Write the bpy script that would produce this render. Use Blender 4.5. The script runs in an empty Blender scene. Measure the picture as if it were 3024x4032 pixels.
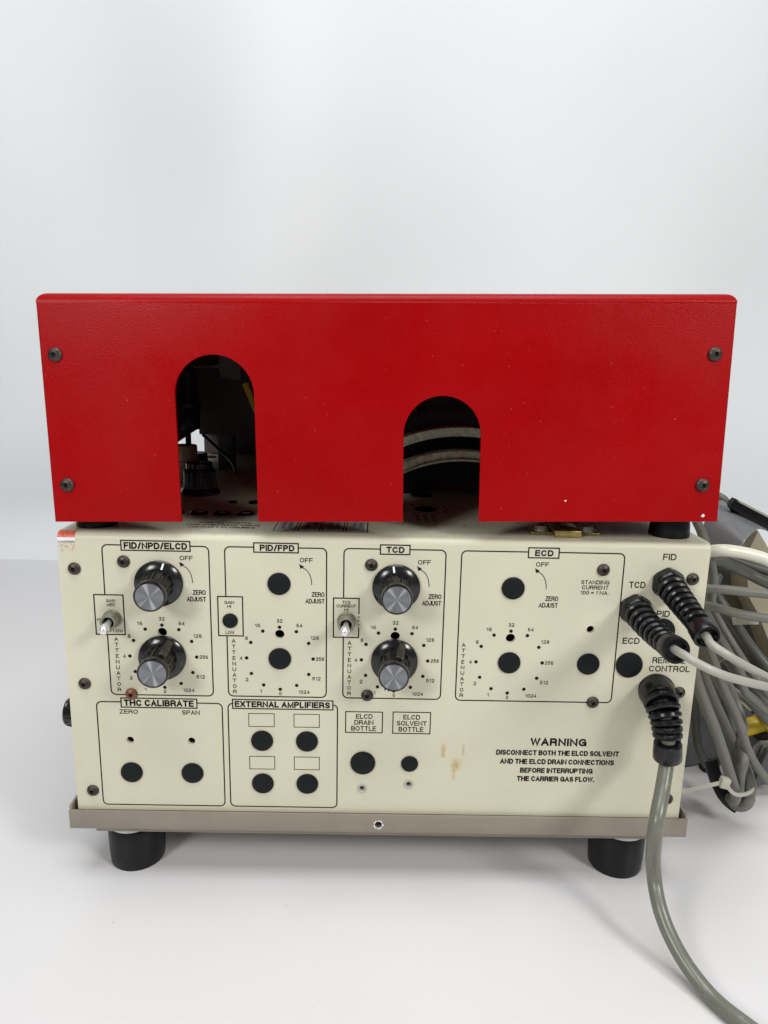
import bpy, bmesh, math, random
from mathutils import Vector, Matrix, Quaternion
from mathutils.noise import noise as mnoise
random.seed(4)
scene = bpy.context.scene
C = scene.collection
MM = 0.001
PI = math.pi

# ---------------------------------------------------------------- camera
cam_d = bpy.data.cameras.new('camera')
cam = bpy.data.objects.new('camera', cam_d)
C.objects.link(cam)
cam.location = (-0.003885, -0.336230, 0.277955)
cam.rotation_mode = 'QUATERNION'
cam.rotation_quaternion = Matrix(((0.9997872, -0.0187210, -0.0086640), (-0.0045189, 0.2110386, -0.9774673), (0.0201276, 0.9772984, 0.2109091))).to_quaternion()
cam_d.sensor_fit = 'VERTICAL'
cam_d.sensor_height = 36.0
cam_d.lens = 36.0 * 2796.0 / 4032.0
cam_d.clip_start = 0.01
cam_d.clip_end = 50
cam_d.dof.use_dof = False
scene.camera = cam

# ---------------------------------------------------------------- world and lamps (indoor light)
world = bpy.data.worlds.new('World')
scene.world = world
world.use_nodes = True
bg = world.node_tree.nodes['Background']
bg.inputs['Color'].default_value = (0.95, 0.98, 1.0, 1)
bg.inputs['Strength'].default_value = 0.11
scene.view_settings.view_transform = 'Standard'
scene.view_settings.look = 'None'
scene.view_settings.exposure = 0.0
scene.view_settings.gamma = 1.0

def area(name, loc, target, size, power, col=(1, 1, 1), sy=None):
    l = bpy.data.lights.new(name, 'AREA')
    l.shape = 'RECTANGLE'
    l.size = size
    l.size_y = sy or size
    l.energy = power
    l.color = col
    o = bpy.data.objects.new(name, l)
    C.objects.link(o)
    o.location = Vector(loc)
    o.rotation_euler = (Vector(target) - Vector(loc)).to_track_quat('-Z', 'Y').to_euler()
    return o
area('lamp', (0.76, -0.68, 0.74), (0.0, 0.0, 0.13), 0.26, 6.7, (1.0, 0.985, 0.95), 0.26)
area('lamp', (-0.58, -0.80, 0.66), (0.0, 0.0, 0.13), 0.26, 5.2, (1.0, 0.985, 0.96), 0.28)
area('ceiling_lamp', (0.0, -0.30, 1.9), (0.0, 0.25, 0.0), 1.2, 24.0, (0.965, 0.985, 1.0), 0.9)

# ---------------------------------------------------------------- materials
def new_mat(name):
    m = bpy.data.materials.new(name)
    m.use_nodes = True
    nt = m.node_tree
    b = nt.nodes['Principled BSDF']
    return m, nt, b
def N(nt, t, **kw):
    n = nt.nodes.new(t)
    for k, v in kw.items():
        setattr(n, k, v)
    return n
def coords(nt, scale=1000.0):
    tc = N(nt, 'ShaderNodeTexCoord')
    mp = N(nt, 'ShaderNodeVectorMath', operation='SCALE')
    mp.inputs['Scale'].default_value = scale
    nt.links.new(tc.outputs['Object'], mp.inputs[0])
    return mp.outputs[0]
def noise_tex(nt, vec, scale, detail=2.0, rough=0.5):
    n = N(nt, 'ShaderNodeTexNoise')
    n.inputs['Scale'].default_value = scale
    n.inputs['Detail'].default_value = detail
    n.inputs['Roughness'].default_value = rough
    nt.links.new(vec, n.inputs['Vector'])
    return n.outputs['Fac']
def ramp(nt, fac, p0, p1, c0=(0, 0, 0, 1), c1=(1, 1, 1, 1)):
    r = N(nt, 'ShaderNodeValToRGB')
    r.color_ramp.elements[0].position = p0
    r.color_ramp.elements[1].position = p1
    r.color_ramp.elements[0].color = c0
    r.color_ramp.elements[1].color = c1
    nt.links.new(fac, r.inputs['Fac'])
    return r.outputs['Color']
def mix(nt, fac, a, b):
    m = N(nt, 'ShaderNodeMix', data_type='RGBA')
    if isinstance(fac, (int, float)):
        m.inputs[0].default_value = fac
    else:
        nt.links.new(fac, m.inputs[0])
    for i, s in ((6, a), (7, b)):
        if isinstance(s, tuple):
            m.inputs[i].default_value = (*s[:3], 1)
        else:
            nt.links.new(s, m.inputs[i])
    return m.outputs[2]
def math_(nt, op, a, b=None):
    m = N(nt, 'ShaderNodeMath', operation=op)
    for i, s in enumerate((a, b)):
        if s is None:
            continue
        if isinstance(s, (int, float)):
            m.inputs[i].default_value = s
        else:
            nt.links.new(s, m.inputs[i])
    return m.outputs[0]
def bump(nt, b, height, dist, strength=1.0):
    bp = N(nt, 'ShaderNodeBump')
    bp.inputs['Distance'].default_value = dist
    bp.inputs['Strength'].default_value = strength
    nt.links.new(height, bp.inputs['Height'])
    nt.links.new(bp.outputs[0], b.inputs['Normal'])
def simple(name, col, rough=0.5, metal=0.0, spec=0.5, var=0.12, nscale=0.12, bscale=None, bdist=0.0001, dust=None, sss=0.0, rvar=0.0):
    m, nt, b = new_mat(name)
    v = coords(nt)
    f = noise_tex(nt, v, nscale, 5.0, 0.6)
    lo = tuple(c * (1 - var) for c in col)
    hi = tuple(min(1, c * (1 + var)) for c in col)
    colr = ramp(nt, f, 0.3, 0.7, (*lo, 1), (*hi, 1))
    if dust:
        d = ramp(nt, noise_tex(nt, v, dust[3], 6.0, 0.7), dust[1], dust[2])
        colr = mix(nt, d, colr, dust[0])
        rr = mix(nt, d, (rough,) * 3, (min(1, rough + 0.35),) * 3)
        nt.links.new(rr, b.inputs['Roughness'])
    else:
        b.inputs['Roughness'].default_value = rough
        if rvar:
            rr = ramp(nt, noise_tex(nt, v, nscale * 3, 4.0), 0.3, 0.7, (rough - rvar,) * 3 + (1,), (rough + rvar,) * 3 + (1,))
            nt.links.new(rr, b.inputs['Roughness'])
    nt.links.new(colr, b.inputs['Base Color'])
    b.inputs['Metallic'].default_value = metal
    b.inputs['Specular IOR Level'].default_value = spec
    if bscale:
        bump(nt, b, noise_tex(nt, v, bscale, 3.0), bdist)
    return m

def cream_material():
    m, nt, b = new_mat('cream_textured_paint')
    tc = N(nt, 'ShaderNodeTexCoord')
    sc = N(nt, 'ShaderNodeVectorMath', operation='SCALE')
    sc.inputs['Scale'].default_value = 1000.0
    nt.links.new(tc.outputs['Object'], sc.inputs[0])
    v = sc.outputs[0]
    sx = N(nt, 'ShaderNodeSeparateXYZ')
    nt.links.new(v, sx.inputs[0])
    X, Y, Z = sx.outputs
    base = ramp(nt, noise_tex(nt, v, 0.02, 4.0), 0.3, 0.7, (0.565, 0.54, 0.415, 1), (0.62, 0.597, 0.46, 1))
    def band(val, lo, hi, soft):
        a = N(nt, 'ShaderNodeMapRange', interpolation_type='SMOOTHSTEP')
        a.inputs[1].default_value = lo - soft
        a.inputs[2].default_value = lo + soft
        nt.links.new(val, a.inputs[0])
        c = N(nt, 'ShaderNodeMapRange', interpolation_type='SMOOTHSTEP')
        c.inputs[1].default_value = hi - soft
        c.inputs[2].default_value = hi + soft
        c.inputs[3].default_value = 1
        c.inputs[4].default_value = 0
        nt.links.new(val, c.inputs[0])
        return math_(nt, 'MULTIPLY', a.outputs[0], c.outputs[0])
    def patch(x0, x1, z0, z1, s=1.0):
        return math_(nt, 'MULTIPLY', band(X, x0, x1, s), band(Z, z0, z1, s))
    # fine grime specks everywhere, denser on the upper face
    sp = ramp(nt, noise_tex(nt, v, 1.1, 3.0, 0.6), 0.73, 0.80)
    up = band(Z, 191.8, 400, 0.3)
    sp2 = ramp(nt, noise_tex(nt, v, 0.9, 6.0, 0.8), 0.50, 0.66)
    grime = math_(nt, 'MULTIPLY', sp2, math_(nt, 'MULTIPLY', up, 0.55))
    col = mix(nt, grime, base, (0.16, 0.14, 0.09))
    col = mix(nt, math_(nt, 'MULTIPLY', up, 0.22), col, (0.34, 0.32, 0.24))
    col = mix(nt, math_(nt, 'MULTIPLY', sp, 0.25), col, (0.33, 0.27, 0.14))
    # brown glue residue near the drain holes
    gn = noise_tex(nt, v, 0.9, 7.0, 0.8)
    g1 = math_(nt, 'ADD', math_(nt, 'ADD', patch(32.0, 33.2, 74.5, 82, 1.5), math_(nt, 'ADD', patch(38.0, 41.0, 67.5, 73, 2.4), patch(38.3, 38.9, 61.5, 68, 1.0))), patch(42.8, 43.4, 76, 82, 0.8))
    st = math_(nt, 'MULTIPLY', g1, ramp(nt, gn, 0.38, 0.49))
    col = mix(nt, math_(nt, 'MULTIPLY', st, 0.97), col, (0.44, 0.25, 0.03))
    g2 = patch(-21, 66, 56, 82, 6.0)
    st2 = math_(nt, 'MULTIPLY', g2, ramp(nt, noise_tex(nt, v, 1.3, 7.0, 0.85), 0.55, 0.67))
    col = mix(nt, math_(nt, 'MULTIPLY', st2, 0.5), col, (0.42, 0.29, 0.11))
    g3 = patch(-30, -20, 165, 176, 2.0)
    st3 = math_(nt, 'MULTIPLY', g3, ramp(nt, noise_tex(nt, v, 1.5, 7.0, 0.85), 0.57, 0.64))
    col = mix(nt, math_(nt, 'MULTIPLY', st3, 0.6), col, (0.3, 0.24, 0.12))
    # scraped corner: red paint, bare white and grey primer
    cn = noise_tex(nt, v, 0.55, 6.0, 0.8)
    inx = band(X, -170, -151.3, 0.15)
    red_top = math_(nt, 'MULTIPLY', inx, math_(nt, 'MULTIPLY', band(Z, 189.6, 400, 0.3), band(Y, -10, 4.2, 0.5)))
    r1 = math_(nt, 'MULTIPLY', red_top, ramp(nt, cn, 0.36, 0.42))
    rc = ramp(nt, noise_tex(nt, v, 1.4, 5.0, 0.8), 0.4, 0.62, (0.48, 0.03, 0.01, 1), (0.75, 0.22, 0.12, 1))
    col = mix(nt, r1, col, rc)
    wb = math_(nt, 'MULTIPLY', inx, band(Z, 188.2, 189.8, 0.25))
    col = mix(nt, math_(nt, 'MULTIPLY', wb, ramp(nt, cn, 0.33, 0.4)), col, (0.80, 0.80, 0.82))
    gb = math_(nt, 'MULTIPLY', inx, band(Z, 187.1, 188.2, 0.25))
    col = mix(nt, math_(nt, 'MULTIPLY', gb, ramp(nt, cn, 0.45, 0.5)), col, (0.25, 0.28, 0.31))
    dr = math_(nt, 'MULTIPLY', band(X, -158, -151.3, 0.3), band(Z, 183.3, 187.3, 0.7))
    sv = N(nt, 'ShaderNodeMapping')
    sv.inputs['Scale'].default_value = (1.4, 1.0, 0.45)
    nt.links.new(v, sv.inputs[0])
    col = mix(nt, math_(nt, 'MULTIPLY', dr, ramp(nt, noise_tex(nt, sv.outputs[0], 1.0, 5.0, 0.7), 0.53, 0.6)), col, (0.55, 0.13, 0.09))
    lf = math_(nt, 'MULTIPLY', band(X, -159, -157.5, 0.3), band(Z, 182.2, 186, 0.5))
    col = mix(nt, math_(nt, 'MULTIPLY', lf, ramp(nt, cn, 0.45, 0.55)), col, (0.33, 0.35, 0.36))
    nt.links.new(col, b.inputs['Base Color'])
    b.inputs['Roughness'].default_value = 0.42
    b.inputs['Specular IOR Level'].default_value = 0.4
    h1 = noise_tex(nt, v, 0.85, 2.0, 0.5)
    bump(nt, b, h1, 0.00018, 0.55)
    return m

def red_material():
    m, nt, b = new_mat('red_hammered_paint')
    v = coords(nt)
    base = ramp(nt, noise_tex(nt, v, 0.015, 3.0), 0.3, 0.7, (0.285, 0.0002, 0.0012, 1), (0.325, 0.0003, 0.0018, 1))
    s1 = ramp(nt, noise_tex(nt, v, 0.7, 2.0, 0.5), 0.73, 0.775)
    col = mix(nt, math_(nt, 'MULTIPLY', s1, 0.6), base, (0.55, 0.16, 0.14))
    s2 = ramp(nt, noise_tex(nt, v, 0.5, 8.0, 0.85), 0.70, 0.76)
    col = mix(nt, math_(nt, 'MULTIPLY', s2, 0.35), col, (0.5, 0.14, 0.16))
    nt.links.new(col, b.inputs['Base Color'])
    nt.links.new(ramp(nt, noise_tex(nt, v, 0.022, 5.0, 0.7), 0.35, 0.65, (0.25,) * 3 + (1,), (0.40,) * 3 + (1,)), b.inputs['Roughness'])
    b.inputs['Specular IOR Level'].default_value = 0.15
    bump(nt, b, noise_tex(nt, v, 1.5, 2.0, 0.5), 0.00018, 0.6)
    return m

def brushed_cap():
    m, nt, b = new_mat('spun_aluminium')
    v = coords(nt)
    b.inputs['Base Color'].default_value = (0.29, 0.30, 0.315, 1)
    b.inputs['Metallic'].default_value = 1.0
    b.inputs['Roughness'].default_value = 0.5
    b.inputs['Anisotropic'].default_value = 0.96
    b.inputs['Anisotropic Rotation'].default_value = 0.25
    t = N(nt, 'ShaderNodeTangent', direction_type='RADIAL', axis='Z')
    nt.links.new(t.outputs[0], b.inputs['Tangent'])
    # concentric spun grooves
    sx = N(nt, 'ShaderNodeVectorMath', operation='LENGTH')
    nt.links.new(v, sx.inputs[0])
    rr = ramp(nt, noise_tex(nt, sx.outputs['Value'], 6.0, 3.0), 0.3, 0.7, (0.36,) * 3 + (1,), (0.46,) * 3 + (1,))
    nt.links.new(rr, b.inputs['Roughness'])
    return m

M = {}
M['cream'] = cream_material()
M['red'] = red_material()
M['cap'] = brushed_cap()
M['ink'] = simple('black_ink', (0.006, 0.006, 0.007), 0.6, spec=0.2, var=0.1)
M['white_ink'] = simple('white_ink', (0.82, 0.82, 0.80), 0.5, var=0.05)
M['taupe'] = simple('taupe_paint', (0.24, 0.208, 0.165), 0.36, var=0.07, nscale=0.05, bscale=0.8, bdist=0.00005, dust=((0.34, 0.29, 0.23), 0.66, 0.72, 0.9))
M['plate'] = simple('base_plate_paint', (0.20, 0.175, 0.135), 0.5, var=0.1)
M['chip'] = simple('bare_metal_chip', (0.72, 0.70, 0.68), 0.4, metal=0.3, var=0.3, nscale=1.5)
M['inside'] = simple('hollow_darkness', (0.004, 0.004, 0.004), 0.9, spec=0.0)  # near-black colour standing for the darkness inside hollows
M['rubber'] = simple('black_rubber', (0.005, 0.006, 0.007), 0.38, spec=0.25, var=0.3, nscale=0.1, bscale=0.5, bdist=0.00005, dust=((0.16, 0.16, 0.16), 0.70, 0.76, 0.45))
M['zinc'] = simple('zinc_metal', (0.52, 0.53, 0.50), 0.42, metal=0.5, var=0.15, bscale=1.0)
M['plug'] = simple('black_cap_plastic', (0.004, 0.005, 0.006), 0.5, spec=0.22, var=0.3, nscale=0.4, bscale=1.8, bdist=0.00025)
M['screw'] = simple('oxidised_screw', (0.062, 0.052, 0.046), 0.42, metal=0.7, var=0.45, nscale=0.35, bscale=1.2, bdist=0.00004, dust=((0.10, 0.06, 0.042), 0.52, 0.66, 0.5))
M['rusty'] = simple('rusty_screw', (0.20, 0.085, 0.045), 0.45, metal=0.5, var=0.3, nscale=0.4, bscale=1.2, bdist=0.00004)
M['socket'] = simple('hex_socket', (0.008, 0.006, 0.005), 0.8)
M['gloss'] = simple('glossy_black_plastic', (0.010, 0.010, 0.011), 0.20, var=0.2, dust=((0.05, 0.05, 0.05), 0.62, 0.75, 0.6))
M['grubby'] = simple('dusty_black_plastic', (0.008, 0.007, 0.006), 0.32, var=0.2, bscale=1.5, bdist=0.0001, dust=((0.050, 0.042, 0.028), 0.48, 0.62, 0.35))
M['lever'] = simple('polished_lever', (0.85, 0.85, 0.85), 0.30, metal=0.75, var=0.05)
M['nickel'] = simple('aged_nickel', (0.27, 0.27, 0.21), 0.46, metal=0.7, var=0.25, nscale=0.5, bscale=1.2)
M['boot'] = simple('boot_plastic', (0.007, 0.007, 0.008), 0.27, spec=0.38, var=0.2, dust=((0.045, 0.045, 0.045), 0.60, 0.72, 0.4))
M['cable'] = simple('grey_cable_jacket', (0.135, 0.135, 0.114), 0.40, var=0.10, nscale=0.05, dust=((0.17, 0.165, 0.13), 0.57, 0.72, 0.22))
M['cable_pale'] = simple('pale_grey_cable', (0.35, 0.35, 0.30), 0.38, var=0.07, nscale=0.06, dust=((0.24, 0.23, 0.19), 0.62, 0.74, 0.25))
M['cable_thick'] = simple('grey_main_cable', (0.15, 0.153, 0.125), 0.30, var=0.06, nscale=0.05, dust=((0.32, 0.32, 0.27), 0.60, 0.72, 0.25))
M['cable_dark'] = simple('dark_grey_cable', (0.07, 0.07, 0.06), 0.45, var=0.1)
M['ribbon'] = simple('grey_ribbon_cable', (0.165, 0.172, 0.178), 0.34, var=0.06)
M['tubing'] = simple('milky_tube', (0.66, 0.66, 0.55), 0.30, var=0.04)
M['nylon'] = simple('nylon_tie', (0.42, 0.41, 0.34), 0.4, var=0.05)
M['beige'] = simple('beige_case', (0.33, 0.30, 0.205), 0.5, var=0.06, bscale=1.0, bdist=0.0001, dust=((0.2, 0.16, 0.1), 0.68, 0.78, 0.25))
M['beige_shaded'] = simple('beige_case_shaded', (0.085, 0.072, 0.045), 0.6)  # case beige darkened to olive brown, shade put into the colour
M['darkbox'] = simple('dark_plastic', (0.008, 0.008, 0.009), 0.42, spec=0.25)
M['charcoal'] = simple('charcoal_box', (0.075, 0.078, 0.082), 0.5)
M['yellow'] = simple('yellow_plastic', (0.55, 0.40, 0.012), 0.4)
M['red_wire'] = simple('red_wire', (0.45, 0.03, 0.03), 0.4)
M['maroon'] = simple('dark_housing', (0.045, 0.034, 0.034), 0.45)
M['greyplate'] = simple('grey_inner_plate', (0.05, 0.05, 0.052), 0.5)
M['alu'] = simple('dull_aluminium', (0.80, 0.78, 0.60), 0.55, metal=0.15, var=0.35, nscale=0.35, bscale=1.0)
M['brass'] = simple('brass_plate', (0.42, 0.33, 0.12), 0.36, metal=0.9, var=0.25, nscale=0.3)
M['ivory'] = simple('ivory_plastic', (0.34, 0.28, 0.17), 0.5)
M['sticker'] = simple('grey_sticker', (0.34, 0.35, 0.36), 0.5)
M['clear'] = simple('frosted_plastic', (0.16, 0.16, 0.17), 0.35)

# ---------------------------------------------------------------- mesh helpers (all in millimetres)
BASE = {}
def tag(o, label=None, cat=None, group=None, kind=None):
    for k, v in (('label', label), ('category', cat), ('group', group), ('kind', kind)):
        if v:
            o[k] = v
    return o
def thing(name, loc, label, cat, group=None):
    o = bpy.data.objects.new(name, None)
    o.empty_display_size = 0.02
    C.objects.link(o)
    o.location = Vector(loc) * MM
    BASE[o.name] = Vector(loc)
    return tag(o, label, cat, group)
def mesh_data(name, vs, fs, mat, smooth=True, angle=35):
    me = bpy.data.meshes.new(name)
    me.from_pydata([(x * MM, y * MM, z * MM) for x, y, z in vs], [], fs)
    bm = bmesh.new()
    bm.from_mesh(me)
    bmesh.ops.recalc_face_normals(bm, faces=bm.faces)
    bm.to_mesh(me)
    bm.free()
    if mat:
        me.materials.append(mat)
    if smooth:
        me.polygons.foreach_set('use_smooth', [True] * len(me.polygons))
        me.set_sharp_from_angle(angle=math.radians(angle))
    return me
def link(name, me, parent=None, loc=(0, 0, 0), rot=None, local=False):
    o = bpy.data.objects.new(name, me)
    C.objects.link(o)
    b = Vector(loc)
    if parent is not None:
        o.parent = parent
        if not local:
            b = b - BASE.get(parent.name, Vector((0, 0, 0)))
    o.location = b * MM
    BASE[o.name] = Vector(loc) if not local else Vector((0, 0, 0))
    if rot is not None:
        o.rotation_euler = rot
    return o
def part(name, geo, mat, parent=None, smooth=True, angle=35, **kw):
    """geometry in world millimetres, linked under its thing"""
    vs, fs = geo
    b = BASE.get(parent.name, Vector((0, 0, 0))) if parent is not None else Vector((0, 0, 0))
    o = bpy.data.objects.new(name, mesh_data(name, vs, fs, mat, smooth, angle))
    C.objects.link(o)
    if parent is not None:
        o.parent = parent
        o.location = -b * MM
        BASE[o.name] = Vector((0, 0, 0))
    else:
        # put the origin at the base of the thing
        xs = [Vector(v) for v in vs]
        c = sum(xs, Vector()) / len(xs)
        c.z = min(v.z for v in xs)
        o.data.transform(Matrix.Translation(-c * MM))
        o.location = c * MM
        BASE[o.name] = c
    return tag(o, **kw) if kw else o
def join(*gs):
    V, F = [], []
    for vs, fs in gs:
        n = len(V)
        V += [tuple(v) for v in vs]
        F += [tuple(i + n for i in f) for f in fs]
    return V, F
def xform(g, mat):
    return [tuple(mat @ Vector(v)) for v in g[0]], g[1]
def shift(g, d):
    return [(v[0] + d[0], v[1] + d[1], v[2] + d[2]) for v in g[0]], g[1]
def box(x0, x1, y0, y1, z0, z1, bev=0.0, seg=2):
    bm = bmesh.new()
    bmesh.ops.create_cube(bm, size=1.0)
    for v in bm.verts:
        v.co = Vector(((x0 + x1) / 2 + v.co.x * (x1 - x0), (y0 + y1) / 2 + v.co.y * (y1 - y0), (z0 + z1) / 2 + v.co.z * (z1 - z0)))
    if bev:
        bmesh.ops.bevel(bm, geom=bm.edges[:], offset=bev, segments=seg, affect='EDGES', profile=0.5)
    return grab(bm)
def grab(bm):
    bm.verts.ensure_lookup_table()
    bm.verts.index_update()
    g = [tuple(v.co) for v in bm.verts], [tuple(v.index for v in f.verts) for f in bm.faces]
    bm.free()
    return g
def lathe(profile, n=32, origin=(0, 0, 0), axis=(0, 0, 1), cap0=True, cap1=True, rfun=None):
    """profile: (radius, height) pairs along the axis"""
    q = Vector((0, 0, 1)).rotation_difference(Vector(axis).normalized())
    V, F = [], []
    for j, (r, h) in enumerate(profile):
        for i in range(n):
            a = 2 * PI * i / n
            rr = r if rfun is None else rfun(r, h, a)
            p = q @ Vector((rr * math.cos(a), rr * math.sin(a), h)) + Vector(origin)
            V.append(tuple(p))
    m = len(profile)
    for j in range(m - 1):
        for i in range(n):
            k = (i + 1) % n
            F.append((j * n + i, j * n + k, (j + 1) * n + k, (j + 1) * n + i))
    if cap0:
        F.append(tuple(range(n - 1, -1, -1)))
    if cap1:
        F.append(tuple((m - 1) * n + i for i in range(n)))
    return V, F
def catmull(pts, sub=8):
    P = [Vector(p) for p in pts]
    if len(P) < 3:
        return [P[0].lerp(P[1], t / sub) for t in range(sub + 1)]
    out = []
    for i in range(len(P) - 1):
        p0 = P[i - 1] if i else P[0] * 2 - P[1]
        p1, p2 = P[i], P[i + 1]
        p3 = P[i + 2] if i + 2 < len(P) else P[-1] * 2 - P[-2]
        for s in range(sub):
            t = s / sub
            out.append(0.5 * ((2 * p1) + (p2 - p0) * t + (2 * p0 - 5 * p1 + 4 * p2 - p3) * t * t + (3 * p1 - p0 - 3 * p2 + p3) * t ** 3))
    out.append(P[-1])
    return out
def frames(P, up=(0, 0, 1)):
    T = [(P[min(i + 1, len(P) - 1)] - P[max(i - 1, 0)]).normalized() for i in range(len(P))]
    u = Vector(up)
    u = (u - T[0] * u.dot(T[0]))
    if u.length < 0.05:
        u = Vector((1, 0, 0)) - T[0] * T[0].x
    u.normalize()
    fr = []
    for i in range(len(P)):
        if i:
            q = T[i - 1].rotation_difference(T[i])
            u = q @ u
            u = (u - T[i] * u.dot(T[i])).normalized()
        fr.append((T[i], u, T[i].cross(u)))
    return fr
def sweep(pts, r, n=14, sub=8, sect=None, up=(0, 0, 1)):
    P = catmull(pts, sub)
    fr = frames(P, up)
    V, F = [], []
    sec = sect or [(math.cos(2 * PI * i / n), math.sin(2 * PI * i / n)) for i in range(n)]
    n = len(sec)
    for j, (p, (t, u, w)) in enumerate(zip(P, fr)):
        rr = r(j / (len(P) - 1)) if callable(r) else r
        for a, b in sec:
            V.append(tuple(p + u * a * rr + w * b * rr))
    m = len(P)
    for j in range(m - 1):
        for i in range(n):
            k = (i + 1) % n
            F.append((j * n + i, j * n + k, (j + 1) * n + k, (j + 1) * n + i))
    F.append(tuple(range(n - 1, -1, -1)))
    F.append(tuple((m - 1) * n + i for i in range(n)))
    return V, F
def flat_sweep(pts, w, t, sub=8, up=(0, 0, 1)):
    return sweep(pts, 1.0, sub=sub, up=up, sect=[(-w / 2, -t / 2), (w / 2, -t / 2), (w / 2, t / 2), (-w / 2, t / 2)])
def prism(pts, dy):
    """polygon given by points, pushed back along +y by dy"""
    n = len(pts)
    V = [tuple(p) for p in pts] + [(p[0], p[1] + dy, p[2]) for p in pts]
    F = [tuple(range(n)), tuple(range(2 * n - 1, n - 1, -1))]
    for i in range(n):
        k = (i + 1) % n
        F.append((i, k, n + k, n + i))
    return V, F
def boolean_cut(o, cutters, mat_inner=None):
    """cut holes for real, then drop the cutters"""
    cut = bpy.data.objects.new('cutter', mesh_data('cutter', *cutters, None, smooth=False))
    C.objects.link(cut)
    bpy.context.view_layer.update()
    md = o.modifiers.new('cut', 'BOOLEAN')
    md.operation = 'DIFFERENCE'
    md.solver = 'EXACT'
    cut.matrix_world = o.matrix_world
    md.object = cut
    bpy.context.view_layer.update()
    me = bpy.data.meshes.new_from_object(o.evaluated_get(bpy.context.evaluated_depsgraph_get()))
    o.modifiers.clear()
    o.data = me
    bpy.data.objects.remove(cut)
    me.polygons.foreach_set('use_smooth', [True] * len(me.polygons))
    me.set_sharp_from_angle(angle=math.radians(32))
    return o

# ---------------------------------------------------------------- printed lettering (outline glyphs stored as triangles)
# strokes on a unit box: L = polyline, A = elliptic arc (cx, cy, rx, ry, from, to in degrees)
STROKES = {
    'A': (.70, 'L 0 0 .5 1 1 0;L .19 .34 .81 .34'), 'B': (.64, 'L .58 0 0 0 0 1 .55 1;A .55 .76 .37 .24 90 -90;L 0 .52 .58 .52;A .58 .26 .42 .26 90 -90'),
    'C': (.72, 'A .5 .5 .5 .5 38 322'), 'D': (.70, 'L .45 0 0 0 0 1 .45 1;A .45 .5 .55 .5 90 -90'), 'E': (.59, 'L 1 0 0 0 0 1 1 1;L 0 .53 .92 .53'),
    'F': (.56, 'L 0 0 0 1 1 1;L 0 .50 .88 .50'), 'G': (.76, 'A .5 .5 .5 .5 42 318;L .55 .47 .98 .47 .98 .02'), 'H': (.70, 'L 0 0 0 1;L 1 0 1 1;L 0 .53 1 .53'),
    'I': (.0, 'L 0 0 0 1'), 'J': (.50, 'L 1 1 1 .28;A .5 .28 .5 .28 0 -180'), 'K': (.68, 'L 0 0 0 1;L 1 1 0 .36;L .33 .58 1 0'), 'L': (.53, 'L 0 1 0 0 1 0'),
    'M': (.82, 'L 0 0 0 1 .5 .02 1 1 1 0'), 'N': (.70, 'L 0 0 0 1 1 0 1 1'), 'O': (.76, 'A .5 .5 .5 .5 0 360'), 'P': (.63, 'L 0 0 0 1 .55 1;A .55 .73 .45 .27 90 -90;L .55 .46 0 .46'),
    'R': (.67, 'L 0 0 0 1 .58 1;A .58 .74 .38 .26 90 -90;L .58 .48 0 .48;L .60 .48 .92 .36 .96 0'), 'S': (.63, 'A .5 .75 .45 .25 22 262;L .44 .50 .56 .48;A .52 .25 .48 .25 82 -158'),
    'T': (.64, 'L 0 1 1 1;L .5 1 .5 0'), 'U': (.69, 'L 0 1 0 .34;A .5 .34 .5 .34 180 360;L 1 .34 1 1'), 'V': (.68, 'L 0 1 .5 0 1 1'), 'W': (.95, 'L 0 1 .25 0 .5 1 .75 0 1 1'),
    'X': (.66, 'L 0 0 1 1;L 0 1 1 0'), 'Y': (.66, 'L 0 1 .5 .42 1 1;L .5 .42 .5 0'), 'Z': (.60, 'L 0 1 1 1 0 0 1 0'),
    '0': (.50, 'A .5 .5 .5 .5 0 360'), '1': (.24, 'L 0 .74 .7 .80 1 1 1 0'), '2': (.50, 'A .5 .71 .49 .29 170 -25;L .93 .58 .70 .38 .16 .18 0 0 1 0'),
    '3': (.50, 'A .48 .76 .42 .24 160 -90;A .5 .26 .5 .27 90 -165'), '4': (.52, 'L .76 0 .76 1 0 .27 1 .27'), '5': (.50, 'L .94 1 .14 1 .06 .52;A .47 .32 .53 .32 142 -150'),
    '6': (.50, 'A .5 .31 .5 .31 0 360;A .62 .50 .62 .50 182 80'), '7': (.50, 'L 0 1 1 1 .55 .5 .35 0'), '8': (.50, 'A .5 .755 .43 .245 0 360;A .5 .265 .5 .265 0 360'),
    '9': (.50, 'A .5 .69 .5 .31 0 360;A .38 .50 .62 .50 2 -100'), '/': (.34, 'L 0 -.02 1 1.02'), '=': (.50, 'L 0 .36 1 .36;L 0 .64 1 .64'), '.': (.0, 'L 0 0 0 .02'),
    '(': (.20, 'A 1.2 .45 1.2 .68 125 235'), ')': (.20, 'A -.2 .45 1.2 .68 55 -55'), '-': (.26, 'L 0 .42 1 .42'),
}
WEIGHT = {'r': 0.17, 'b': 0.235, 'd': 0.165}
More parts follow.
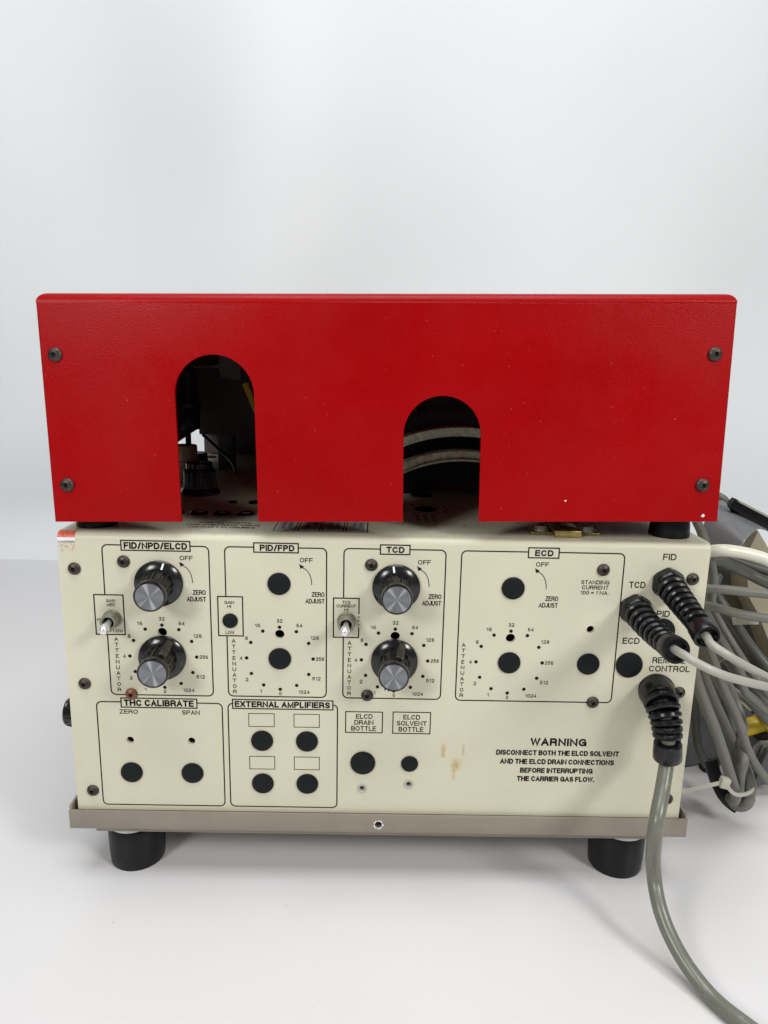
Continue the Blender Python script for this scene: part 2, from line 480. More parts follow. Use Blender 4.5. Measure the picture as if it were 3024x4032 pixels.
class Print:
    """collects flat print in plane coordinates (u, v)"""
    def __init__(s):
        s.V, s.F = [], []
    def tri(s, vs, fs):
        n = len(s.V)
        s.V += vs
        s.F += [tuple(i + n for i in f) for f in fs]
    def text(s, t, x0, x1, z0, h, w='r', rot=0):
        """ink from x0 to x1 on baseline z0, capitals h high; rot 90 = reads downwards from (x0, z0) for length x1"""
        wt = WEIGHT[w]
        runs, pen = [], 0.0
        gap = {'r': 0.12, 'b': 0.12, 'd': 0.17}[w]
        for ch in t:
            if ch == ' ':
                pen += 0.36
                continue
            W, st = STROKES[ch]
            for q in st.split(';'):
                c = q.split()
                k = [float(v) for v in c[1:]]
                if c[0] == 'L':
                    pts = list(zip(k[0::2], k[1::2]))
                else:
                    m = max(4, int(abs(k[5] - k[4]) / 22))
                    pts = [(k[0] + k[2] * math.cos(math.radians(k[4] + (k[5] - k[4]) * i / m)), k[1] + k[3] * math.sin(math.radians(k[4] + (k[5] - k[4]) * i / m))) for i in range(m + 1)]
                runs.append([(pen + wt / 2 + x * W, wt / 2 + y * (1 - wt)) for x, y in pts])
            pen += W + wt + gap
        ext = []
        for r in runs:
            a, b = Vector(r[0]), Vector(r[-1])
            if (a - b).length > 1e-3:
                a = a + (a - Vector(r[1])).normalized() * wt * 0.48
                b = b + (b - Vector(r[-2])).normalized() * wt * 0.48
                r = [tuple(a)] + r[1:-1] + [tuple(b)]
            ext.append(r)
        runs = ext
        total = pen - gap
        k = (x1 - x0) / total if rot == 0 else x1 / total
        for r in runs:
            if rot == 0:
                s.line([(x0 + x * k, z0 + y * h) for x, y in r], wt * h)
            else:
                s.line([(x0 + y * h, z0 - x * k) for x, y in r], wt * h)
    def line(s, pts, w, closed=False):
        P = [Vector((p[0], p[1])) for p in pts]
        n = len(P)
        L_, R_ = [], []
        for i in range(n):
            a = P[(i - 1) % n] if (closed or i) else P[i]
            b = P[(i + 1) % n] if (closed or i < n - 1) else P[i]
            d1 = (P[i] - a).normalized() if (P[i] - a).length > 1e-6 else (b - P[i]).normalized()
            d2 = (b - P[i]).normalized() if (b - P[i]).length > 1e-6 else d1
            nn = Vector((-(d1 + d2).y, (d1 + d2).x))
            nn.normalize()
            k = w / 2 / max(0.5, nn.dot(Vector((-d1.y, d1.x))))
            L_.append(P[i] + nn * k)
            R_.append(P[i] - nn * k)
        vs = [tuple(v) for v in L_] + [tuple(v) for v in R_]
        fs = [(i, i + 1, n + i + 1, n + i) for i in range(n - 1)]
        if closed:
            fs.append((n - 1, 0, n, 2 * n - 1))
        s.tri(vs, fs)
    def rect(s, x0, x1, z0, z1, w):
        s.line([(x0, z0), (x1, z0), (x1, z1), (x0, z1)], w, True)
    def dot(s, x, z, r, n=18, ry=None):
        ry = ry or r
        s.tri([(x + r * math.cos(2 * PI * i / n), z + ry * math.sin(2 * PI * i / n)) for i in range(n)], [tuple(range(n))])
    def front(s, y=-0.07):
        return [(u, y, v) for u, v in s.V], s.F
    def top(s, z):
        return [(u, v, z) for u, v in s.V], s.F
def rounded(x0, x1, z0, z1, r, n=6):
    out = []
    for cx, cz, a0 in ((x0 + r, z1 - r, 90), (x0 + r, z0 + r, 180), (x1 - r, z0 + r, 270), (x1 - r, z1 - r, 0)):
        out.append([(cx + r * math.cos(math.radians(a0 + 90 * i / n)), cz + r * math.sin(math.radians(a0 + 90 * i / n))) for i in range(n + 1)])
    return out  # top-left, bottom-left, bottom-right, top-right corner arcs

# ---------------------------------------------------------------- setting: white tabletop running up into a sheet backdrop
def build_sheet():
    prof = [(-1300, 0), (-700, 0), (-250, 0), (0, 0), (250, 0), (450, 0), (600, 0)]
    R = 75
    sweep_curve = []
    for i in range(1, 9):
        a = PI / 2 * i / 8
        sweep_curve.append((600 + R * math.sin(a), R - R * math.cos(a)))
    top = sweep_curve + [(675, z) for z in range(110, 1901, 45)]
    def grid(pr, mat, name, wav):
        xs = [-1400 + 40 * i for i in range(71)]
        V, F = [], []
        for y, z in pr:
            for x in xs:
                k = min(1, max(0, (z - 60) / 300)) * wav
                dy = k * (16 * math.sin(x / 190 + z / 900) + 11 * math.sin(x / 83 - z / 420 + 1.3) + 26 * mnoise(Vector((x / 260, z / 520, 3))))
                V.append((x, y + dy, z + (0.6 * mnoise(Vector((x / 120, y / 120, 0))) if z < 5 else 0)))
        n = len(xs)
        for j in range(len(pr) - 1):
            for i in range(n - 1):
                F.append((j * n + i, j * n + i + 1, (j + 1) * n + i + 1, (j + 1) * n + i))
        o = bpy.data.objects.new(name, mesh_data(name, V, F, mat, True, 80))
        C.objects.link(o)
        tag(o, kind='structure')
    grid(prof, table_material(), 'tabletop', 0)
    grid([prof[-1]] + top, wall_material(), 'backdrop', 1.25)
def table_material():
    m, nt, b = new_mat('white_table_surface')
    v = coords(nt)
    base = ramp(nt, noise_tex(nt, v, 0.004, 3.0), 0.3, 0.7, (0.645, 0.635, 0.64, 1), (0.69, 0.68, 0.685, 1))
    s = ramp(nt, noise_tex(nt, v, 0.30, 3.0, 0.5), 0.745, 0.775)
    col = mix(nt, math_(nt, 'MULTIPLY', s, 0.6), base, (0.25, 0.2, 0.17))
    mp = N(nt, 'ShaderNodeMapping')
    mp.inputs['Scale'].default_value = (0.35, 0.05, 0.1)
    mp.inputs['Rotation'].default_value = (0, 0, 0.5)
    nt.links.new(v, mp.inputs[0])
    s2 = ramp(nt, noise_tex(nt, mp.outputs[0], 1.0, 4.0, 0.6), 0.745, 0.80)
    col = mix(nt, math_(nt, 'MULTIPLY', s2, 0.22), col, (0.35, 0.35, 0.36))
    nt.links.new(col, b.inputs['Base Color'])
    b.inputs['Roughness'].default_value = 0.28
    b.inputs['Specular IOR Level'].default_value = 0.40
    return m
def wall_material():
    m, nt, b = new_mat('white_backdrop_sheet')
    v = coords(nt)
    base = ramp(nt, noise_tex(nt, v, 0.003, 3.0), 0.3, 0.7, (0.765, 0.785, 0.797, 1), (0.81, 0.83, 0.842, 1))
    s = ramp(nt, noise_tex(nt, v, 0.06, 3.0, 0.5), 0.81, 0.84)
    col = mix(nt, math_(nt, 'MULTIPLY', s, 0.3), base, (0.4, 0.37, 0.33))
    nt.links.new(col, b.inputs['Base Color'])
    b.inputs['Roughness'].default_value = 0.6
    b.inputs['Specular IOR Level'].default_value = 0.2
    return m
build_sheet()

# ================================================================ THE INSTRUMENT CABINET
ZT = 192.5
cab = thing('instrument_cabinet', (0, 160, 0), 'cream laboratory instrument cabinet with knobs, switches and printed detector panels', 'instrument')

# shell: bent sheet running up the front and back over the top
def shell():
    t, R, D = 2.0, 3.6, 330.0
    outer = [(0, 41.0)]
    outer += [(R - R * math.cos(PI / 2 * i / 7), ZT - R + R * math.sin(PI / 2 * i / 7)) for i in range(8)]
    outer += [(D, ZT)]
    r2 = R - t
    inner = [(t, 41.0)] + [(R - r2 * math.cos(PI / 2 * i / 7), ZT - R + r2 * math.sin(PI / 2 * i / 7)) for i in range(8)] + [(D, ZT - t)]
    prof = outer + inner[::-1]
    n = len(prof)
    V = [(-160, y, z) for y, z in prof] + [(160, y, z) for y, z in prof]
    F = [tuple(range(n)), tuple(range(2 * n - 1, n - 1, -1))] + [(i, (i + 1) % n, n + (i + 1) % n, n + i) for i in range(n)]
    return V, F
cover = part('cover', shell(), M['cream'], cab)
DX = (-111.0, -52.1, 6.0, 64.2)        # the four columns of the panel
ZD, ZK = 128.5, 167.8
cuts = []
def hole(x, z, r, n=24):
    cuts.append(lathe([(r, 0), (r, 12)], n, (x, -4, z), (0, 1, 0)))
for x in DX:
    hole(x, 141.5, 2.4)
for x, z in ((104.2, 146.9), (-130.3, 81.7), (-98.5, 81.7)):
    hole(x, z, 1.95)
for x, z in ((-9.5, 55.8), (15.1, 58.6)):
    hole(x, z, 1.5)
for x, y, r in ((35.9, 69.5, 1.7), (46, 84, 1.7), (46.2, 138, 1.0), (57.9, 155, 1.0)):
    cuts.append(lathe([(r, 0), (r, 12)], 24, (x, y, 185), (0, 0, 1)))
boolean_cut(cover, join(*cuts))
part('dark_filler_box', join(box(-157, 157, 6, 326, 44, 184), box(-159.2, 159.2, 328, 329.5, 42, 190)), M['inside'], cab, smooth=False)  # black box added inside to keep the holes dark; thin sheet closes the back
for x in (-160.0, 158.6):
    part('side_panel', box(x, x + 1.4, 2.4, 329, 42, ZT - 2.4), M['cream'], cab, smooth=False)

# tray with folded flanges and its base plate
def tray():
    g = [box(-164.2, 164.2, -2.6, -1.2, 31.0, 41.8, 0.5)]
    g.append(box(-164.2, -162.9, -1.1, 330, 31.2, 44.0, 0.3))
    g.append(box(162.9, 164.2, -1.1, 330, 31.2, 44.0, 0.3))
    g.append(box(-162.8, 162.8, -1.1, 330, 31.0, 32.4))
    g.append(box(-162.8, 162.8, 328.8, 330.2, 32.5, 44))
    return join(*g)
tr = part('tray', tray(), M['taupe'], cab)
boolean_cut(tr, lathe([(1.9, 0), (1.9, 10)], 24, (-0.5, -6, 36), (0, 1, 0)))
rim = [(2.6 + 0.35 * math.sin(i * 2.3) + 0.25 * math.sin(i * 5.1 + 1)) for i in range(26)]
V = [(-0.5 + 1.92 * math.cos(2 * PI * i / 26), -2.67, 36 + 1.92 * math.sin(2 * PI * i / 26)) for i in range(26)] + [(-0.5 + rim[i] * math.cos(2 * PI * i / 26), -2.67, 36 + rim[i] * math.sin(2 * PI * i / 26)) for i in range(26)]
part('chipped_paint', (V, [(i, (i + 1) % 26, 26 + (i + 1) % 26, 26 + i) for i in range(26)]), M['chip'], cab, smooth=False)
part('base_plate', join(box(-151.5, 151.5, 0.2, 328, 27.6, 30.9, 0.3)), M['plate'], cab)
# feet
foot_me = mesh_data('rubber_foot', *lathe([(14.3, 0), (14.6, 0.6), (15.1, 8), (15.3, 17), (15.3, 22.6), (14.7, 23.8)], 48), M['rubber'])
wash_me = mesh_data('washer', *lathe([(13.6, 23.8), (13.9, 24.2), (13.9, 27.0), (13.6, 27.6)], 40), M['zinc'])
for x, y in ((-136.2, 18.2), (134.8, 18.0), (-136, 300), (135, 300)):
    f = link('rubber_foot', foot_me, cab, (x, y, 0))
    link('washer', wash_me, f, (0.0 + (1.0 if x > 0 else -1.0), -1.2, 0), local=True)
    lobe = lathe([(6, 28.4), (6, 28.6)], 12)
# rubber bumpers on the upper face
bump_me = mesh_data('rubber_bumper', *lathe([(9.6, 0), (9.9, 0.8), (9.6, 5), (9.2, 10.5), (8.6, 11.2)], 40), M['rubber'])
for x, z in ((-147.0, 5.2), (145.8, 9.6)):
    o = link('rubber_bumper', mesh_data('rubber_bumper', *lathe([(9.8, 0), (10.0, 0.7), (9.7, z * 0.6), (9.3, z)], 40), M['rubber']), cab, (x, 17.5, ZT))
for x in (-147, 145.8):
    link('rubber_bumper', bump_me, cab, (x, 215, ZT))

# ---- screws
def screw_mesh(mat, name='button_screw', R=3.15, h=1.9):
    prof = [(R * 0.93, 0.0), (R, 0.25)] + [(R * math.cos(a), 0.25 + (h - 0.25) * math.sin(a)) for a in [PI / 2 * k / 7 for k in range(1, 6)]] + [(1.15, h)]
    head = lathe(prof, 28, cap1=False)
    # hexagonal recess
    n = 28
    V, F = head
    V, F = list(V), list(F)
    b0 = len(V) - n
    k0 = len(V)
    for zz in (h, h - 1.1):
        for i in range(n):
            a = 2 * PI * i / n
            s = 1.02 / max(abs(math.cos(((a + PI / 6) % (PI / 3)) - PI / 6)), 0.5)
            s = min(s, 1.12)
            V.append((s * math.cos(a), s * math.sin(a), zz))
    for i in range(n):
        k = (i + 1) % n
        F.append((b0 + i, b0 + k, k0 + k, k0 + i))
        F.append((k0 + i, k0 + k, k0 + n + k, k0 + n + i))
    me = mesh_data(name, V, F, mat)
    c = mesh_data('hex_socket', *lathe([(1.14, h - 1.12), (1.14, h - 1.0)], 6), M['socket'], False)
    return me, c
scr = screw_mesh(M['screw'])
scr_r = screw_mesh(M['rusty'])
FRONT = (PI / 2, 0, 0)
def screw(parent, loc, kind=scr, rot=FRONT, name='button_screw', spin=0.0, label=None):
    o = link(name, kind[0], parent, loc, (rot[0], rot[1] + spin, rot[2]))
    link('hex_socket', kind[1], o, (0, 0, 0), local=True)
    if label:
        o['label'] = label
    return o
for i, (x, z) in enumerate(((-152.5, 174.1), (-128.2, 178.2), (-151.6, 113.1), (-151.4, 52.3), (-6.6, 178.7), (-7.6, 109.2), (107.9, 178.3), (108.4, 107.4), (152.6, 174.4), (152.4, 113.6), (152.6, 52.4))):
    screw(cab, (x, 0, z), scr)
screw(cab, (-128.1, 0, 107.8), scr_r, label='coppery rust-brown screw')

# ---- threaded inserts in the two lower holes
for x, z in ((-9.5, 55.8), (15.1, 58.6)):
    part('threaded_insert', lathe([(1.35, 6), (1.35, -0.1), (1.6, -0.4), (2.4, -0.45), (2.55, -0.05)], 28, (x, 0, z), (0, 1, 0), cap0=False, cap1=False), M['nylon'], cab)

# ---- black blanking caps
def cap_mesh(r):
    return mesh_data('blanking_cap', *lathe([(r - 0.25, 0), (r, 0.2), (r - 0.1, 0.75), (r * 0.82, 1.15), (r * 0.5, 1.35), (0.2, 1.4)], 40), M['plug'])
cm = {r: cap_mesh(r) for r in (5.75, 6.85, 6.55, 4.5, 3.85)}
for x, z, r in ((-52.1, 168.1, 5.75), (-52.1, 128.5, 5.75), (-76.7, 148.4, 3.85), (63.9, 168.0, 5.75), (64.2, 128.4, 5.75), (104.4, 128.4, 5.75),
                (125.3, 128.3, 6.85), (140.2, 147.0, 6.6), (-130.4, 63.3, 5.75), (-98.6, 63.4, 5.75),
                (-61.8, 82.7, 5.75), (-38.5, 82.7, 5.75), (-61.8, 58.0, 5.75), (-38.4, 58.1, 5.75), (-9.3, 70.8, 6.55), (15.2, 70.7, 4.5)):
    rr = min(cm, key=lambda k: abs(k - r))
    link('blanking_cap', cm[rr], cab, (x, 0, z), FRONT)

for x, y, r in ((24.5, 140, 7.4), (24.3, 111.5, 7.1), (24.0, 68, 6.3), (-147.5, 268, 5.0), (-90, 77.5, 2.6), (-77, 78, 3.8)):
    link('blanking_cap', cap_mesh(r), cab, (x, y, ZT))
# ---- knobs
def knob_parts(pointer):
    g = {}
    g['skirt'] = lathe([(11.5, 0.2), (11.85, 0.5), (11.85, 1.6), (11.6, 1.95), (8.6, 3.5), (8.2, 3.6)], 64)
    nr = 16 if not pointer else 14
    V, F = [], []
    n = nr * 12
    prof = [(7.6, 3.3), (7.9, 3.7), (7.75, 9), (7.45, 14.5), (7.35, 16.4), (7.0, 16.9)]
    def rf(r, h, a):
        p = (a * nr / (2 * PI)) % 1.0
        d = min(p, 1 - p)
        rib = 1.0 if d < 0.10 else max(0.0, 1 - (d - 0.10) / 0.07)
        k = 0.95 if h < 15 else 0.35
        return r - 0.95 * k + rib * k * 0.95
    g['grip'] = lathe(prof, n, rfun=rf)
    g['rim'] = lathe([(7.25, 16.0), (7.55, 16.4), (7.55, 19.0), (7.3, 19.5), (6.75, 19.6), (6.72, 19.2)], 56, cap1=True)
    g['cap'] = lathe([(6.7, 19.25), (6.6, 19.42), (0.4, 19.42)], 64)
    if pointer:
        bar = box(-2.0, 2.0, 5.5, 11.3, 2.6, 14.6, 0.9, 3)
        for i, v in enumerate(bar[0]):
            x, y, z = v
            if y > 8:
                y = y - max(0, (z - 5)) * 0.24
            bar[0][i] = (x, y, z)
        g['pointer'] = xform(bar, Matrix.Rotation(math.radians(-24), 3, 'Z'))
        tip = box(-1.35, 1.35, -10.4, -6.5, 9.0, 14.6, 0.6, 2)
        g['tail'] = xform(tip, Matrix.Rotation(math.radians(-24), 3, 'Z'))
        st = box(-0.55, 0.55, -10.55, -8.6, 13.0, 14.9, 0.2, 1)
        g['set_screw'] = xform(st, Matrix.Rotation(math.radians(-24), 3, 'Z'))
    else:
        v = box(-0.45, 0.45, 8.5, 11.2, 1.9, 2.2)
        # lies on the slope of the skirt
        vs = [(x, y, z + (11.6 - y) * 0.517) for x, y, z in v[0]]
        g['index_mark'] = xform((vs, v[1]), Matrix.Rotation(math.radians(-16), 3, 'Z'))
    return g
KM = {'skirt': 'gloss', 'grip': 'grubby', 'rim': 'gloss', 'cap': 'cap', 'pointer': 'grubby', 'tail': 'gloss', 'set_screw': 'lever', 'index_mark': 'white_ink'}
kd = {}
for ptr in (False, True):
    kd[ptr] = {k: mesh_data('knob_' + k, *g, M[KM[k]]) for k, g in knob_parts(ptr).items()}
def knob(parent, loc, ptr, spin=0.0, tilt=(0, 0), label=None, rot=None):
    d = kd[ptr]
    e = (PI / 2 + tilt[0], spin, tilt[1]) if rot is None else rot
    R = Matrix.Rotation(tilt[1], 3, 'Z') @ Matrix.Rotation(PI / 2 + tilt[0], 3, 'X') @ Matrix.Rotation(spin, 3, 'Z')
    k = link('control_knob', d['skirt'], parent, loc, R.to_euler() if rot is None else rot)
    for nm in d:
        if nm != 'skirt':
            link(nm, d[nm], k, (0, 0, 0), local=True)
    if label:
        k['label'] = label
    return k
knob(cab, (-111.3, 0, 167.4), False, 0.0, (0.035, 0.06), 'knurled knob with a white index mark')
knob(cab, (5.9, 0, 167.5), False, 0.42)
knob(cab, (-111.3, 0, 128.2), True, -0.05, (0.007, 0.04), 'knob with dusty raised pointer')
knob(cab, (5.9, 0, 128.3), True, 0.07, (0.0, -0.033), 'knob with dusty raised pointer')
# round side knob sticking out of the left wall
sk = link('side_knob', mesh_data('side_knob', *lathe([(8.2, 0.3), (8.4, 1.5), (8.2, 9), (7.9, 9.6)], 20 * 6, rfun=lambda r, h, a: r - (0.5 if (a * 20 / (2 * PI)) % 1 < 0.45 else 0)), M['gloss']), cab, (-161.2, 24, 84.5), (0, -PI / 2, 0))
link('rim', mesh_data('rim', *lathe([(7.6, 9.5), (7.8, 10.5), (7.2, 11.4), (6, 11.8)], 40), M['gloss']), sk, (0, 0, 0), local=True)

# ---- toggle switches
def toggle(x, z, tip, label):
    o = link('toggle_switch', mesh_data('toggle_switch', *lathe([(4.7, 0), (4.7, 1.1), (4.5, 1.3)], 6 * 8, rfun=lambda r, h, a: r), M['nickel']), cab, (x, 0, z), FRONT)
    o['label'] = label
    link('bushing', mesh_data('bushing', *lathe([(4.25, 1.2), (4.25, 6.1), (3.95, 6.5), (3.1, 6.5), (2.75, 6.1), (2.75, 1.8)], 36, cap0=False, rfun=lambda r, h, a: r + (0.08 * math.sin(h * 12) if r > 4 else 0)), M['nickel']), o, (0, 0, 0), local=True)
    link('socket', mesh_data('socket', *lathe([(2.7, 1.9), (2.7, 2.6)], 24), M['inside']), o, (0, 0, 0), local=True)
    t = Vector(tip)
    a = Vector((x, -3.0, z))
    d = t - a
    P = [a + d * k for k in (0, 0.25, 0.5, 0.75, 0.9, 1.0)]
    rad = [1.35, 1.45, 1.75, 2.25, 2.35, 2.3]
    L = d.length
    prof = [(1.35, 0), (1.45, L * 0.3), (1.75, L * 0.52), (2.2, L * 0.75), (2.38, L * 0.9), (2.35, L * 1.0), (2.1, L + 0.95), (1.5, L + 1.65), (0.7, L + 2.0), (0.1, L + 2.1)]
    me = mesh_data('lever', *lathe(prof, 32, (0, 0, 0), tuple(d)), M['lever'])
    # lever sits in the local frame of the switch, so undo the quarter turn
    lv = link('lever', me, o, (0, 0, 0), local=True)
    lv.rotation_euler = (-PI / 2, 0, 0)
    lv.location = (0, 0, 0.003)
toggle(-135.5, 148.4, (-134.6, -14.0, 147.7), 'toggle switch flipped down and left')
toggle(-18.5, 149.3, (-18.7, -14.0, 148.9), 'toggle switch flipped straight down')

# ---- printed legends on the front
LW = 0.62
def frame(x0, x1, z0, z1, lab, gap=None, lw=LW, r=2.6):
    """outline with a title box (lab = x0,x1,z0,z1) and an optional gap on its left side"""
    p = Print()
    tl, bl, br, tr_ = rounded(x0, x1, z0, z1, r)
    ztop = z1
    start = [(lab[0], ztop)] + tl
    if gap:
        p.line(start + [(x0, gap[1])], lw)
        p.line([(x0, gap[0])] + bl + br + tr_ + [(lab[1], ztop)], lw)
    else:
        p.line(start + bl + br + tr_ + [(lab[1], ztop)], lw)
    p.rect(lab[0], lab[1], lab[2], lab[3], lw)
    return p
def dial(p, cx, skip=()):
    for i, (s, dx, dz, w) in enumerate((('0', -0.6, -20.2, 1.3), ('1', -10.3, -19.0, 0.9), ('2', -17.6, -12.8, 1.5), ('4', -20.3, -1.1, 1.4), ('8', -17.4, 9.7, 1.45),
                                       ('16', -12.4, 16.6, 2.8), ('32', -1.4, 19.2, 2.9), ('64', 8.5, 16.9, 2.9), ('128', 15.6, 10.4, 4.1), ('256', 18.3, -0.9, 4.2), ('512', 16.4, -11.7, 4.2), ('1024', 9.4, -19.2, 5.6))):
        if s not in skip:
            a = PI / 6 * i
            p.dot(cx - 16.84 * math.sin(a), ZD - 16.84 * math.cos(a), 0.92)
        p.text(s, cx + dx, cx + dx + w, ZD + dz, 1.95, 'd')
def column(p, cx, ax):
    p.text('OFF', cx + 10.3, cx + 16.7, 179.3, 2.3)
    p.text('ZERO', cx + 16.2, cx + 22.5, 161.6, 2.5)
    p.text('ADJUST', cx + 13.1, cx + 22.5, 158.1, 2.5)
    arc = [(cx + 11.3 + 4.9 * math.sin(t), 168.0 + 8.7 * math.cos(t) - 0.3) for t in [0.15 + (PI / 2 - 0.15) * k / 8 for k in range(9)]]
    p.line(arc, 0.38)
    p.tri([(cx + 10.0, 178.5), (cx + 10.6, 175.9), (cx + 12.5, 177.1)], [(0, 1, 2)])
    p.line([(cx + 11.2, 177.0), arc[0]], 0.38)
    dial(p, cx)
    for i, ch in enumerate('ATTENUATOR'):
        zc = 136.5 - (136.5 - 108.9) * i / 9
        w = 1.9 if ch not in 'E' else 1.5
        p.text(ch, ax - w / 2, ax + w / 2, zc, 2.1)
def legend(p, name='printed_legend'):
    return part(name, p.front(), M['ink'], cab, smooth=False)
# FID / NPD / ELCD
p = frame(-138.45, -86.35, 107.3, 186.5, (-129.05, -95.4, 183.9, 188.85), (139.9, 160.8))
p.text('FID/NPD/ELCD', -127.7, -96.8, 184.65, 3.4, 'b')
column(p, -111.0, -134.2)
p.rect(-144.0, -129.55, 139.9, 160.8, LW)
p.text('GAIN', -138.1, -133.4, 157.0, 1.55)
p.text('MED', -137.8, -133.7, 154.9, 1.55)
p.text('HI', -143.1, -141.1, 147.0, 1.55)
p.text('MED/LOW', -141.4, -130.6, 141.1, 1.55)
legend(p)
# PID / FPD
p = frame(-78.55, -28.6, 107.5, 186.6, (-64.25, -42.5, 184.1, 188.8), (140.3, 160.95))
p.text('PID/FPD', -61.3, -44.4, 184.8, 3.2, 'b')
column(p, -52.1, -75.3)
p.rect(-82.65, -70.35, 140.3, 160.95, LW)
p.text('GAIN', -79.4, -74.6, 157.1, 1.6)
p.text('HI', -78.0, -76.1, 155.0, 1.6)
p.text('LOW', -79.2, -74.8, 141.2, 1.6)
legend(p)
# TCD
p = frame(-20.1, 30.0, 107.5, 186.8, (-2.25, 12.2, 184.25, 188.95), (140.5, 161.2))
p.text('TCD', 0.6, 9.6, 185.0, 3.1, 'b')
column(p, 6.0, -16.9)
p.line([(-12.4, 153.0), (-12.4, 161.2), (-25.1, 161.2), (-25.1, 140.5), (-12.4, 140.5), (-12.4, 146.0)], LW)
p.text('TCD', -20.7, -16.7, 158.3, 1.6)
p.text('CURRENT', -23.6, -13.9, 156.3, 1.6)
p.text('HI', -19.7, -17.7, 154.3, 1.6)
for i, ch in enumerate('OFF'):
    p.text(ch, -13.0, -11.95, 150.6 - 2.1 * i, 1.35)
legend(p)
# ECD
p = frame(37.7, 118.0, 107.2, 186.7, (70.5, 85.5, 183.8, 188.85))
p.text('ECD', 73.7, 82.8, 184.7, 3.1, 'b')
column(p, 64.2, 40.7)
p.text('STANDING', 97.5, 111.6, 170.7, 2.1)
p.text('CURRENT', 98.1, 111.4, 168.0, 2.1)
p.text('100 = 1 NA.', 97.6, 111.7, 165.3, 2.05)
legend(p)
# THC CALIBRATE
p = frame(-146.45, -82.05, 44.1, 103.2, (-133.8, -95.0, 100.3, 105.4))
p.text('THC CALIBRATE', -132.4, -96.6, 101.0, 3.6, 'b')
p.text('ZERO', -134.9, -125.4, 96.6, 2.45)
p.text('SPAN', -102.8, -93.7, 96.6, 2.45)
legend(p)
# EXTERNAL AMPLIFIERS
p = frame(-79.05, -22.75, 44.1, 103.4, (-76.65, -25.15, 100.6, 105.6))
p.text('EXTERNAL AMPLIFIERS', -75.5, -26.7, 101.4, 3.4, 'b')
for x, z in ((-68.5, 90.6), (-45.2, 90.6), (-68.5, 66.2), (-45.2, 66.2)):
    p.rect(x, x + 13.1, z, z + 7.3, 0.36)
legend(p)
# bottles, warning and connector names
p = Print()
p.rect(-18.5, 0.5, 88.1, 99.8, LW * 0.85)
p.rect(5.95, 25.3, 88.0, 100.0, LW * 0.85)
for s, a, b, z in (('ELCD', -13.2, -4.6, 96.0), ('DRAIN', -14.0, -4.1, 92.6), ('BOTTLE', -15.6, -2.7, 89.2), ('ELCD', 11.3, 20.0, 96.0), ('SOLVENT', 7.9, 23.5, 92.5), ('BOTTLE', 9.0, 21.9, 89.1)):
    p.text(s, a, b, z - 0.1, 2.65)
legend(p)
p = Print()
p.text('WARNING', 77.9, 107.3, 82.2, 4.4, 'b')
for s, a, b, z in (('DISCONNECT BOTH THE ELCD SOLVENT', 60.4, 124.7, 76.7), ('AND THE ELCD DRAIN CONNECTIONS', 62.7, 122.5, 71.6), ('BEFORE INTERRUPTING', 73.5, 111.7, 66.5), ('THE CARRIER GAS FLOW.', 72.1, 112.9, 61.6)):
    p.text(s, a, b, z - 0.1, 3.0, 'b')
legend(p)
p = Print()
for s, a, b, z in (('FID', 136.9, 143.5, 183.8), ('TCD', 121.4, 129.6, 169.2), ('PID', 136.7, 143.3, 154.3), ('ECD', 120.9, 129.5, 139.6), ('REMOTE', 137.1, 153.8, 129.4), ('CONTROL', 135.7, 156.7, 124.8)):
    p.text(s, a, b, z, 3.3)
legend(p)
# ---- print and fittings on the upper face
p = Print()
p.text('STEP SETPOINTS', -97.0, -70.0, 24.0, 3.0)
p.text('FOR OVEN RAMP USING', -102.0, -64.6, 19.0, 3.0)
p.text('CONTACT CLOSURES', -100.2, -66.3, 14.0, 3.0)
for ch, x in (('A', -103.4), ('B', -90.6), ('C', -77.6)):
    p.text(ch, x, 2.3, 38.6, 2.2, rot=90)
part('printed_legend', p.top(ZT + 0.07), M['ink'], cab, smooth=False)
p = Print()
p.line([(-106, 35), (-105, 33), (-92, 32.4), (-85, 30.8), (-78, 32.2), (-66, 32.4), (-65, 35)], 0.4)
for x in (-56.4, -44.1, -31.9, -19.7):
    p.line([(x, 34), (x, 10.3), (x + 10.7, 10.3), (x + 10.7, 34)], 0.45)
part('printed_legend', p.top(ZT + 0.07), M['ink'], cab, smooth=False)
p = Print()
for x, s, L in ((16.9, '(69-100)', 18), (21.4, 'CURRENT', 18), (25.9, 'PID LAMP', 18.5)):
    p.text(s, x, L, 54.0, 2.3, rot=90)
p.text('R', 71.0, 2.2, 39.5, 2.0, rot=90)
for a in range(12):
    t = 2 * PI * a / 12
    if a not in (9,):
        p.dot(23.3 + 13.8 * math.sin(t), 70 + 13.8 * math.cos(t), 0.95)
for x, y in ((35.3, 78), (35, 62), (41.9, 28.2)):
    p.dot(x, y, 0.8)
part('printed_legend', p.top(ZT + 0.07), M['ink'], cab, smooth=False)
p = Print()
for x, rows in ((-56.4, ('TRAP/V1', 'SETPOINT')), (-44.1, ('TCD', 'SETPOINT')), (-31.9, ('FLOW', 'CONTROL')), (-19.7, ('VALVE', 'OVEN'))):
    part('label_sticker', shift(box(1.5, 9.2, 0, 22, 0, 0.1), (x, 12.2, ZT)), M['sticker'], cab, smooth=False)
    for k, s in enumerate(rows):
        p.text(s, x + 6.3 - 3.2 * k, 1.75 * len(s), 30.0, 1.8, rot=90)
part('sticker_print', p.top(ZT + 0.17), M['ink'], cab, smooth=False)
